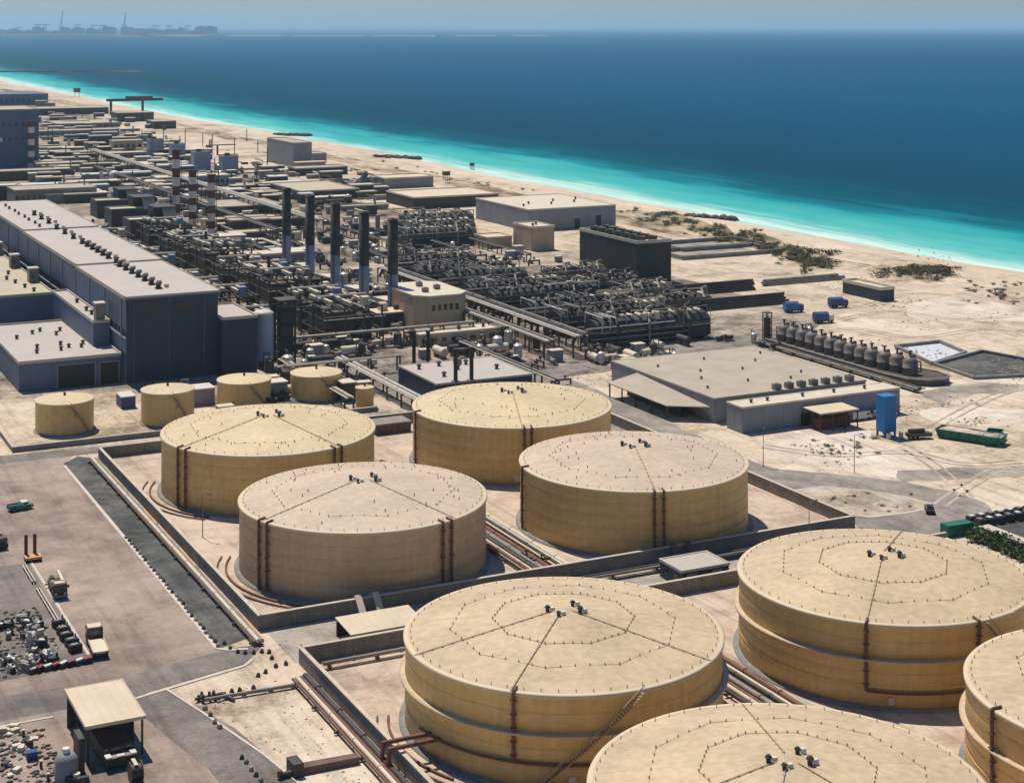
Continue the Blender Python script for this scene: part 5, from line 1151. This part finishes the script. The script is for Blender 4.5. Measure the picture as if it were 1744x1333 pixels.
t = thing('blue_bin', 'small blue bin on the pale service yard', 'bin', P(54, 1293) + (0,)); MB().prism([(-.7, -.5), (.7, -.5), (.7, .5), (-.7, .5)], .1, 1.1).build('body', BLUED, t); MB().box(-.75, .75, -.55, .55, 1.103, 1.2).build('lid', BLUED, t)
X, Y = P(231, 1330); t = thing('cable_reel', 'dark steel reel with a pale strap at the bottom edge', 'cable reel', (X, Y, 0))
MB().tube((-.7, 0, 1.3), (.7, 0, 1.3), 1.0, 16).build('core', STEEL, t)
for x in (-.8, .65): MB().tube((x, 0, 1.3), (x + .15, 0, 1.3), 1.35, 20).build('flange', STEELB, t)
MB().box(-.25, .25, -.5, 1.6, 2.31, 2.42).build('strap', CREAM, t)
for k, (px, py, lab) in enumerate([(40, 1255, 'short dark bollard, farthest of four on the service yard'), (52, 1272, 'short dark bollard, second of four on the service yard'), (70, 1308, 'short dark bollard, third of four on the service yard'), (82, 1330, 'short dark bollard, nearest of four on the service yard')]):
    t = thing('bollard', lab, 'bollard', P(px, py) + (0,), 0, 'dark bollards'); MB().cyl(0, 0, 0, 1.0, .2, 8).build('post', DRED, t); MB().cyl(0, 0, 1.0, 1.1, .24, 8).build('cap', CREAM, t)
# yard clutter beside the bin
for k in range(16):
    X, Y = P(random.uniform(2, 60), random.uniform(1240, 1332)); t = thing('pallet_stack', 'small pale stack of boards among the litter on the service yard', 'pallet', (X, Y, 0), random.random() * 3, 'small stacks on the service yard')
    n = random.randint(1, 4); me = MB().box(-.6, .6, -.4, .4, 0, .14).mesh('board', [CREAM, BEIGER, STEELB, WHITE][k % 4])
    for q in range(n): link('board', me, t, (random.uniform(-.05, .05), 0, q * .19))
# storage lot: machines, barrels, scrap
BAR = MB().cyl(0, 0, 0, .9, .32, 10).lathe(0, 0, [(.33, .28), (.36, .3), (.33, .32)], 10).lathe(0, 0, [(.33, .58), (.36, .6), (.33, .62)], 10)
bmats = [WHITE, DRED, STEEL, ORANGE]
for k, px in enumerate((58, 68, 82, 95, 108, 122, 135, 149)):
    X, Y = P(px, 1146 - k * 2.4); t = thing('tyre_block', 'half buried %s block, %s from the left in the row edging the storage lot' % (['white', 'dark red'][k % 2], ordv[k]), 'block', (X, Y, 0), random.random(), 'edge blocks of the storage lot')
    MB().tube((-.8, 0, .3), (.8, 0, .3), .55, 12).build('tyre', RUBBER if k % 2 else STEEL, t); MB().box(-.7, .7, -.35, .35, .75, .95).build('cap', WHITE if k % 2 == 0 else REDP, t)
lots = [STEEL, GREYP, BLACKM, STEELB, SILV]
machs = []
for k, m in enumerate(lots):
    b = MB().box(-.8, .8, -.5, .5, 0, .35).box(-.5, .6, -.4, .4, .35, 1.0).tube((-.9, .1, .75), (.2, .1, .75), .4, 8).cyl(.45, 0, 1.0, 1.5, .2, 6)
    machs.append(b.mesh('machine_body', m))
top = MB().box(-.35, .5, -.35, .2, 1.0, 1.15).mesh('machine_lid', WHITE)
MN = ['dark steel', 'grey', 'black', 'brown', 'silvery']
for k in range(75):
    u = random.random(); X, Y = lerp(33, 50.5, random.random()), lerp(260, 285, random.random() ** 1.2)
    if X < 33 + (Y - 258) * .25: X += 6
    lb = '%s scrap machine %s, %s of the heap' % (MN[k % 5], 'with a pale lid' if k % 3 == 0 else 'without a lid', 'near part' if Y < 268 else 'far part')
    t = thing('scrap_machine', lb, 'machine', (X, Y, 0), random.random() * 6.28, lb); s_ = random.uniform(.8, 1.5); t.scale = (s_,) * 3
    link('machine_body', machs[k % 5], t); 
    if k % 3 == 0: link('machine_lid', top, t)
for k, (px, py) in enumerate([(100, 1068), (108, 1080), (113, 1090), (122, 1100), (128, 1110)]):
    X, Y = P(px, py); t = thing('generator', 'black generator box, %s in the short row along the lot kerb' % ordv[k], 'generator', (X, Y, 0), R(10), 'generators along the lot kerb')
    MB().box(-1, 1, -.6, .6, .15, 1.3).build('body', BLACKM, t); MB().box(-.7, .4, -.4, .3, 1.303, 1.4).build('top_plate', GREYP, t); MB().cyl(.7, .2, 1.3, 1.9, .12, 8).build('exhaust', STEEL, t)
t = thing('lot_rail', 'low double rail fence on the storage lot beside the dark truck', 'fence', (0, 0, 0))
for dx in (0, .5): MB().path([(53.6 + dx, 310, .6), (53.6 + dx, 300, .6)], .12, 4).path([(53.6 + dx, 296, .6), (53.6 + dx, 272, .6)], .12, 4).build('rail', CREAM, t)
me = MB().box(-.1, .1, -.1, .1, 0, .6).mesh('post', STEEL)
for y in range(272, 311, 4): link('post', me, t, (53.6, y, 0)); link('post', me, t, (54.1, y, 0))

# blocks along the yard kerb
BL = [MB().rock(0, 0, 0, .5, .42, .75).mesh('stone', m) for m in (STONE, STEEL, CONCD)]
pts = [(74.9 + random.uniform(-.15, .15), y) for y in [256.5 + i * 2.15 for i in range(30)]]
pts += [P(x, y) for x, y in [(382, 1097), (392, 1106), (405, 1112), (418, 1114), (432, 1113), (446, 1111), (458, 1112), (463, 1122), (487, 1132), (470, 1136), (452, 1146), (440, 1152), (432, 1173), (408, 1177), (395, 1179)]]
pts += [P(x, y) for x, y in [(350, 1208), (358, 1220), (366, 1232), (374, 1240), (412, 1292), (420, 1300), (428, 1312), (436, 1322), (444, 1331)]]
for k, (X, Y) in enumerate(pts):
    g = 'edge stones along the yard kerb' if k < 30 else ('dark edge stones round the sand bay' if k < 45 else 'edge stones of the sand plot')
    o = link('edge_stone', BL[(0, 1, 2)[k % 3] if k < 30 else (1 if k < 45 else k % 3)], None, (X, Y, 0), random.random() * 6)
    tag(o, ['rough edge stone in the row along the kerb of the paved yard', 'dark edge stone in the curve round the sandy bay', 'edge stone in the row left of the sand plot'][0 if k < 30 else 1 if k < 45 else 2], 'stone', g)
# brown retaining wall in the sand plot, dark box, manifold
t = thing('brown_wall', 'low brown earth wall with dark end in the sand plot', 'wall', (70.8, 207.6, 0), R(2)); MB().prism([(1.5, 0), (9.5, -.6), (9.5, .8), (1.5, 1.6)], 0, 1.0).build('wall', PURPLE, t); MB().box(0, 1.45, -.5, 2.2, 0, 1.9).build('end_block', STEEL, t); MB().tube((-1.6, .4, .5), (0, .4, .5), .4, 8).build('pipe', STEEL, t); MB().cyl(-1.6, .4, .3, 1.2, .35, 8).build('valve', RUST, t)
t = thing('valve_manifold', 'cluster of dark valves at the left end of the pipe by the sand plot', 'valve', P(352, 1192) + (0,))
for k in range(7): MB().cyl(random.uniform(-1.4, 2.4), random.uniform(-.8, 1), 0, random.uniform(.6, 1.4), .22, 8).build('valve', STEEL, t)
MB().path([(-1.6, 0, .5), (2.8, .2, .5)], .25, 6).path([(2.4, .2, .5), (3.4, -2.2, .3)], .28, 6).build('pipe', STEELB, t)
t = thing('sand_strip', 'orange sand strip lying beside the left bund wall', 'sand', (0, 0, 0)); b = MB()
for a in ((82.1, 256), (82.1, 296), (82.0, 312), (82.2, 325)):
    b = MB().prism([(a[0] - .45, a[1]), (a[0] + .4, a[1]), (a[0] + .4, a[1] + 12), (a[0] - .45, a[1] + 9)], 0, .35); b.build('heap', ORANGE, t)

# ------------------------------------------------------------------ small plant between the hall, the small tanks and the stacks
def skid(kind, m1, m2):
    b1, b2 = MB(), MB()
    if kind == 0: b1.box(-1.6, 1.6, -.9, .9, 0, .4); b2.tube((-1.3, 0, 1.1), (.6, 0, 1.1), .6, 10).cyl(1.0, 0, .4, 1.9, .45, 10); n1, n2 = 'base', 'motor'
    elif kind == 1: b1.cyl(0, 0, .6, 3.4, 1.0, 12).cyl(0, 0, 3.4, 3.8, 1.0, 12, .4); b2.box(-.9, -.7, -.1, .1, 0, .7).box(.7, .9, -.1, .1, 0, .7).path([(0, 0, 3.8), (0, 0, 4.4), (1.6, 0, 4.4), (1.6, 0, 0)], .16, 6); n1, n2 = 'shell', 'pipe'
    elif kind == 2: b1.tube((-2.4, 0, 1.5), (2.4, 0, 1.5), .9, 12); b2.box(-1.6, -1.2, -.8, .8, 0, 1.0).box(1.2, 1.6, -.8, .8, 0, 1.0); n1, n2 = 'shell', 'saddle'
    elif kind == 3: b1.box(-1.5, 1.5, -1, 1, 0, 2.6); b2.box(-1.65, 1.65, -1.15, 1.15, 2.603, 2.8); n1, n2 = 'cabinet', 'roof'
    else: b1.path([(-2, 0, 0), (-2, 0, 1.6), (2, 0, 1.6), (2, 0, 0)], .3, 8); b2.cyl(0, 0, 1.6, 2.6, .18, 6).tube((0, -.4, 2.6), (0, .4, 2.6), .35, 8); n1, n2 = 'pipe', 'valve'
    return b1.mesh(n1, m1), b2.mesh(n2, m2), n1, n2
SK = [(skid(0, CONCD, GREYP), 'pump_skid', 'pump', 'grey pump on a concrete base'), (skid(1, SILV, STEEL), 'upright_vessel', 'vessel', 'small upright silver vessel'), (skid(2, CREAM, CONCD), 'drum_vessel', 'vessel', 'cream drum lying on saddles'),
      (skid(3, GREYW, CREAM), 'cabinet', 'cabinet', 'grey cabinet with a pale lid'), (skid(4, STEELB, RUST), 'valve_loop', 'valve', 'rusty valve on a pipe loop'), (skid(0, CONCD, STEEL), 'pump_skid', 'pump', 'dark pump on a concrete base'),
      (skid(2, STEEL, CONCD), 'drum_vessel', 'vessel', 'dark drum lying on saddles'), (skid(1, STEELB, GREYP), 'upright_vessel', 'vessel', 'small upright brown vessel')]
zones = [((160, 222, 396, 436), 34, 'in the yard around the white roofed switch house'), ((146, 205, 446, 482), 46, 'in the yard between the hall end and the stacks'), ((205, 250, 418, 470), 44, 'beside the long pale pipe rack'),
         ((222, 246, 476, 610), 50, 'left of the distiller ends'), ((110, 150, 404, 440), 16, 'behind the small tan tanks'), ((135.5, 143, 264, 335), 12, 'on the pipe bundle between the big tanks'), ((225, 330, 600, 720), 60, 'beyond the distillers'), ((137, 143.5, 180, 240), 10, 'between the foreground tanks'),
         ((238, 262, 400, 434), 30, 'in the heap before the front distiller'), ((222, 300, 640, 830), 80, 'between the stacks and the flat hall'), ((225, 340, 830, 1100), 60, 'far behind the stacks'), ((138, 206, 470, 500), 26, 'before the nearest boiler'), ((262, 330, 405, 436), 14, 'along the lane by the front distiller')]
avoid = [(174, 205, 394, 423), (128, 168, 385, 412), (236, 242, 430, 600)]
for zi, ((xa, xb, ya, yb), n, where) in enumerate(zones):
    for k in range(n):
        X, Y = random.uniform(xa, xb), random.uniform(ya, yb)
        if any(a - 1 < X < b_ + 1 and c_ - 1 < Y < d_ + 1 for a, b_, c_, d_ in avoid): continue
        (m1, m2, n1, n2), nm, cat, lab = SK[random.randrange(8)]
        if zi in (5, 7): (m1, m2, n1, n2), nm, cat, lab = SK[4] if k % 2 else SK[0]
        s_ = random.uniform(.8, 1.5) * (.6 if zi in (5, 7) else 1); t = thing(nm, lab + ' ' + where, cat, (X, Y, 0), random.choice((0, 1.57, 3.14)) + random.uniform(-.05, .05), lab + ' ' + where); t.scale = (s_,) * 3
        link(n1, m1, t); link(n2, m2, t)
# far skids, single cabinets and sheds
shm = [MB().box(-4, 4, -2.5, 2.5, 0, 3).mesh('wall', m) for m in (STEEL, GREYP, STEELB, GREYW)]; srm = [MB().box(-4.3, 4.3, -2.8, 2.8, 3.003, 3.4).mesh('roof', m) for m in (CREAM, GREYR, BEIGER, WHITE)]
for k in range(150):
    px, py = random.uniform(60, 480), random.uniform(200, 348); X, Y = P(px, py)
    if X > 360 and Y < 2000: continue
    s_ = random.uniform(.7, 2.2); ri = (k * 3 + k // 4) % 4
    lb = '%s far hut of %s wall with %s roof %s' % ('larger' if s_ > 1.4 else 'tiny', ('black', 'grey', 'brown', 'bluish')[k % 4], ('cream', 'grey', 'beige', 'white')[ri], 'right of the far racks' if px > 280 else 'left of the far racks')
    t = thing('far_hut', lb, 'hut', (X, Y, 0), 0, lb); t.scale = (s_ * random.uniform(.7, 1.6), s_, random.uniform(.8, 1.8))
    link('wall', shm[k % 4], t); link('roof', srm[ri], t)
def clutter(n, xa, xb, ya, yb, where, smin=.5, smax=1.5):
    for k in range(n):
        px, py = random.uniform(xa, xb), random.uniform(ya, yb); X, Y = P(px, py); s_ = random.uniform(smin, smax); ri = random.randrange(4); wi = random.randrange(4)
        if X > 405: continue
        if k % 3 == 2:
            lb = '%s pipe line lying %s' % (('grey', 'cream', 'brown', 'dark')[wi], where); t = thing('far_pipe_line', lb, 'pipe', (X, Y, 0), 0 if random.random() < .6 else R(90), lb)
            L = random.uniform(12, 40); MB().tube((0, 0, 2.5), (0, L, 2.5), random.uniform(.3, .7), 6).build('pipe', (GREYP, CREAM, STEELB, STEEL)[wi], t); MB().box(-.3, .3, 1, 1.4, 0, 2.3).box(-.3, .3, L - 1.4, L - 1, 0, 2.3).build('support', STEELB, t)
        else:
            lb = '%s hut of %s wall with %s roof %s' % ('larger' if s_ > .95 else 'tiny', ('black', 'grey', 'brown', 'slate')[wi], ('cream', 'grey', 'beige', 'white')[ri], where)
            t = thing('far_hut', lb, 'hut', (X, Y, 0), 0, lb); t.scale = (s_ * random.uniform(.6, 2), s_, s_ * random.uniform(.6, 1.6)); link('wall', shm[wi], t); link('roof', srm[ri], t)
clutter(90, 440, 680, 284, 352, 'between the grey tower and stacks')
clutter(90, 0, 260, 172, 232, 'near the far left shore')
clutter(110, 60, 300, 225, 345, 'about the far pipe racks')
clutter(60, 360, 500, 385, 460, 'left of the farthest stack')
fine = [MB() for _ in range(4)]
for n_, xa, xb, ya, yb in ((170, 60, 300, 205, 345), (150, 290, 490, 255, 400), (70, 480, 700, 300, 420)):
    for k in range(n_):
        X, Y = P(random.uniform(xa, xb), random.uniform(ya, yb))
        if X > 405: continue
        b = fine[k % 4]; z = random.random()
        if z < .35: a_, L = random.uniform(1, 4), random.uniform(6, 26); b.tube((X, Y, a_), (X + (L if z < .15 else 0), Y + (0 if z < .15 else L), a_), random.uniform(.2, .5), 6)
        elif z < .5: b.cyl(X, Y, 0, random.uniform(3, 9), random.uniform(.5, 1.4), 8)
        else: u, v = random.uniform(.8, 2.6), random.uniform(.8, 2); b.box(X - u, X + u, Y - v, Y + v, 0, random.uniform(1, 5))
for b, m in zip(fine, (GREYP, STEELB, CREAM, STEEL)): tag(b.build('plant_clutter', m), kind='stuff')
for k in range(24):
    px, py = random.uniform(80, 470), random.uniform(235, 345); X, Y = P(px, py)
    t = thing('far_pole', 'thin dark vent pole rising from the far plant', 'pole', (X, Y, 0), 0, 'vent poles of the far plant'); MB().cyl(0, 0, 0, random.uniform(8, 16), .35, 6).build('shaft', STEEL, t)
for k in range(14):
    X = 200 + k * 9.5; Y = random.uniform(610, 690)
    pipe_rack('thin far rack of dark pipes behind the distillers, %s from the left' % ordv[k // 2], X, Y, Y + random.uniform(40, 90), 2, 3, 2, [GREYP, STEEL], 'thin far racks') if k % 2 == 0 else None

# blue cabins behind small tanks
fbuild('blue_cabin', 'dark blue cabin with white roof behind the second small tank', 'cabin', 207, 231, 697, 3.0, 6, BLUED, WHITE, parapet=0)
fbuild('grey_cabin', 'grey cabin with white roof between the second and third small tanks', 'cabin', 320, 366, 693, 4.2, 6, GREYW, WHITE, parapet=0)
fbuild('slate_cabin', 'slate grey cabin with white roof between the third and fourth small tanks', 'cabin', 452, 490, 684, 4.6, 5, GREYW, WHITE, parapet=0, windows=(('f', 2, 1.5, 3, .4),))
fbuild('dark_cabin', 'dark cabin with pale roof right of the fourth small tank', 'cabin', 584, 606, 686, 5, 5, STEEL, CREAM, parapet=0)
fbuild('pale_screen_house', 'brown low screen house between the rear left and rear right big tanks', 'building', 640, 700, 742, 2.4, 6, STEELB, GREYP, parapet=0)

# lamp posts
LP = None
lamps = [(1378, 930, 'slim lamp post by the black car'), (822, 0, ''), (1455, 805, 'slim lamp post at the edge of the sand by the loop road'), (1300, 795, 'slim lamp post at the left end of the loop road'), (345, 915, 'slim lamp post inside the bund left of the corner tank'), (905, 660, 'slim lamp post near the access lane corner'),
         (1000, 615, 'slim lamp post along the access lane by the warehouse corner'), (1210, 572, 'slim lamp post on the access lane beyond the warehouse')]
for px, py, lab in lamps:
    if not py: continue
    X, Y = P(px, py); 
    if LP is None:
        LP = thing('lamp_post', lab, 'lamp post', (X, Y, 0), 0, 'slim lamp posts'); MB().cyl(0, 0, 0, 8.5, .11, 6, .07).build('pole', GREYP, LP); MB().tube((0, 0, 8.4), (1.6, 0, 8.7), .06, 5).build('arm', GREYP, LP); MB().box(1.2, 2.0, -.15, .15, 8.6, 8.75).build('lamp_head', STEEL, LP); LK = kids(LP)
    else: dup(LP, (X, Y, 0), random.random() * 6, lab, ch=LK)

# ------------------------------------------------------------------ shrubs, hedge, rubble
def shrub_mesh(seed, m, n=170):
    rn = random.Random(seed); b = MB()
    cl = [(rn.gauss(0, .45), rn.gauss(0, .45), rn.uniform(.25, .6), rn.uniform(.3, .55)) for _ in range(9)]
    for k in range(n):
        cx, cy, cz, cr = cl[k % 9]
        p = Vector((cx + rn.gauss(0, cr * .5), cy + rn.gauss(0, cr * .5), max(.03, cz + rn.gauss(0, cr * .4))))
        u = Vector((rn.gauss(0, 1), rn.gauss(0, 1), rn.gauss(0, .7))).normalized() * .13; v = Vector((rn.gauss(0, 1), rn.gauss(0, 1), rn.gauss(0, 1))).normalized() * .1
        b.add([p - u, p + v, p + u, p - v], [(0, 1, 2, 3)])
    return b.mesh('foliage', m)
def gz(X, Y):
    e = shore(Y) - 42
    return 0 if X < 420 else .6 * (X - 420) / (e - 420) if X < e else .6
SM = [shrub_mesh(i, LEAF) for i in range(5)]; STM = MB()
for k in range(5): STM.tube((0, 0, 0), (.4 * math.cos(k * 1.25), .4 * math.sin(k * 1.25), .55), .04, 4)
STM = STM.mesh('stem', STEELB)
def shrub(px, py, s_, me=None, lab='low olive dune shrub on the sand behind the beach', g='dune shrubs'):
    X, Y = P(px, py) if py else px
    if X > shore(Y) - 22: return
    t = thing('dune_shrub', lab, 'shrub', (X, Y, gz(X, Y) + .05), random.random() * 6, g); t.scale = (s_ * random.uniform(1, 1.7), s_, s_ * random.uniform(.6, .9))
    link('foliage', me or random.choice(SM), t); link('stem', STM, t)
dune = [(1100, 370), (1160, 383), (1240, 402), (1300, 420), (1360, 440), (1420, 455)]
SEG = ['just behind the longest groyne', 'between the groyne and the settling pens', 'behind the settling pens', 'right of the settling pens', 'left of the dense dark clump']
for k in range(135):
    i = random.randrange(5); u = random.random(); x = lerp(dune[i][0], dune[i + 1][0], u); y = lerp(dune[i][1], dune[i + 1][1], u)
    z = random.uniform(1.2, 3.6); lb = '%s olive dune shrub on the sand %s' % ('large' if z > 2.3 else 'small', SEG[i]); shrub(x + random.gauss(0, 14), y + random.gauss(0, 6.5), z, None, lb, lb)
for k in range(45):
    x = random.uniform(1490, 1630); lb = 'dark olive shrub in the %s of the dense clump near the dark walled store' % ('left third' if x < 1535 else 'middle' if x < 1582 else 'right third')
    shrub(x, random.gauss(467, 4.5), random.uniform(1.6, 3.4), None, lb, lb)
for k in range(36):
    u = random.random(); shrub(lerp(640, 1080, u) + random.gauss(0, 6), lerp(276, 366, u) + random.uniform(-3, 8), random.uniform(.8, 1.9), None, 'low olive shrub on the narrow strip behind the beach, before the far sheds', 'shrubs on the beach strip')
for k in range(26): shrub(random.uniform(1640, 1744), random.uniform(480, 520), random.uniform(.7, 1.6), None, 'scattered low shrub on the sand at the right edge', 'shrubs at the right edge')
for k in range(18): shrub(random.uniform(1380, 1500), random.uniform(745, 775), random.uniform(.4, .9), None, 'tiny dry tuft on the sand left of the blue tower', 'dry tufts')
for k in range(14): shrub(random.uniform(1360, 1560), random.uniform(840, 872), random.uniform(.3, .7), None, 'tiny dry tuft on the road island', 'tufts on the road island')
b = MB()
for pa, pb, n_ in [((1095, 368), (1250, 404), 8), ((1250, 404), (1430, 452), 8), ((1480, 463), (1625, 470), 7)]:
    o = len(b.v)
    for i in range(n_ + 1):
        for j in range(5):
            px = lerp(pa[0], pb[0], i / n_) + random.uniform(-6, 6); py = lerp(pa[1], pb[1], i / n_) + (j - 2) * 6.5 * (1 if 0 < i < n_ else .2) * random.uniform(.7, 1.2)
            X, Y = P(px, py); b.v.append((X, Y, gz(X, Y) + .12))
    for i in range(n_):
        for j in range(4): b.f.append((o + i * 5 + j, o + i * 5 + j + 1, o + i * 5 + j + 6, o + i * 5 + j + 5)); b.sm.append(True)
tag(b.build('scrub_patch', DUNE), kind='structure')
HM = [shrub_mesh(50 + i, LEAF2, 420) for i in range(3)]
for k in range(26):
    u = k / 25; lb = 'leafy green bush in the %s of the hedge at the right edge' % ('far end' if k < 9 else 'middle' if k < 18 else 'near end'); t = thing('hedge_bush', lb, 'bush', (lerp(223.4, 222.4, u) + random.uniform(-.5, .6), lerp(245, 214, u), 0), random.random() * 6, lb); s_ = random.uniform(1.8, 2.6); t.scale = (s_, s_, s_ * 1.1)
    link('foliage', HM[k % 3], t); link('stem', STM, t)
b = MB()
CL = [(random.uniform(1290, 1744), random.uniform(430, 860)) for _ in range(26)]
for k in range(2600):
    z = random.random()
    if z < .5: c_ = random.choice(CL); X, Y = P(c_[0] + random.gauss(0, 22), c_[1] + random.gauss(0, 6))
    elif z < .53: X, Y = P(random.uniform(1290, 1744), random.uniform(640, 860))
    elif z < .65: X, Y = random.uniform(62, 80), random.uniform(198, 240)
    elif z < .8: X, Y = random.uniform(84, 205), random.uniform(245.5, 260)
    else: X, Y = random.uniform(140, 240), random.uniform(392, 480)
    s_ = random.uniform(.06, .4) * random.uniform(.4, 1.3) * (1.3 if Y > 300 else .6); b.rock(X, Y, 0, s_, s_, s_ * .7)
tag(b.build('rubble', STONE), kind='stuff')
b = MB()
for k in range(900):
    i = random.random()
    X, Y = (random.uniform(32, 52), random.uniform(259, 288)) if i < .6 else (random.uniform(36, 44), random.uniform(205, 238))
    s_ = random.uniform(.1, .4); b.rock(X, Y, 0, s_ * 1.5, s_, s_)
tag(b.build('scrap_litter', STEELB), kind='stuff')
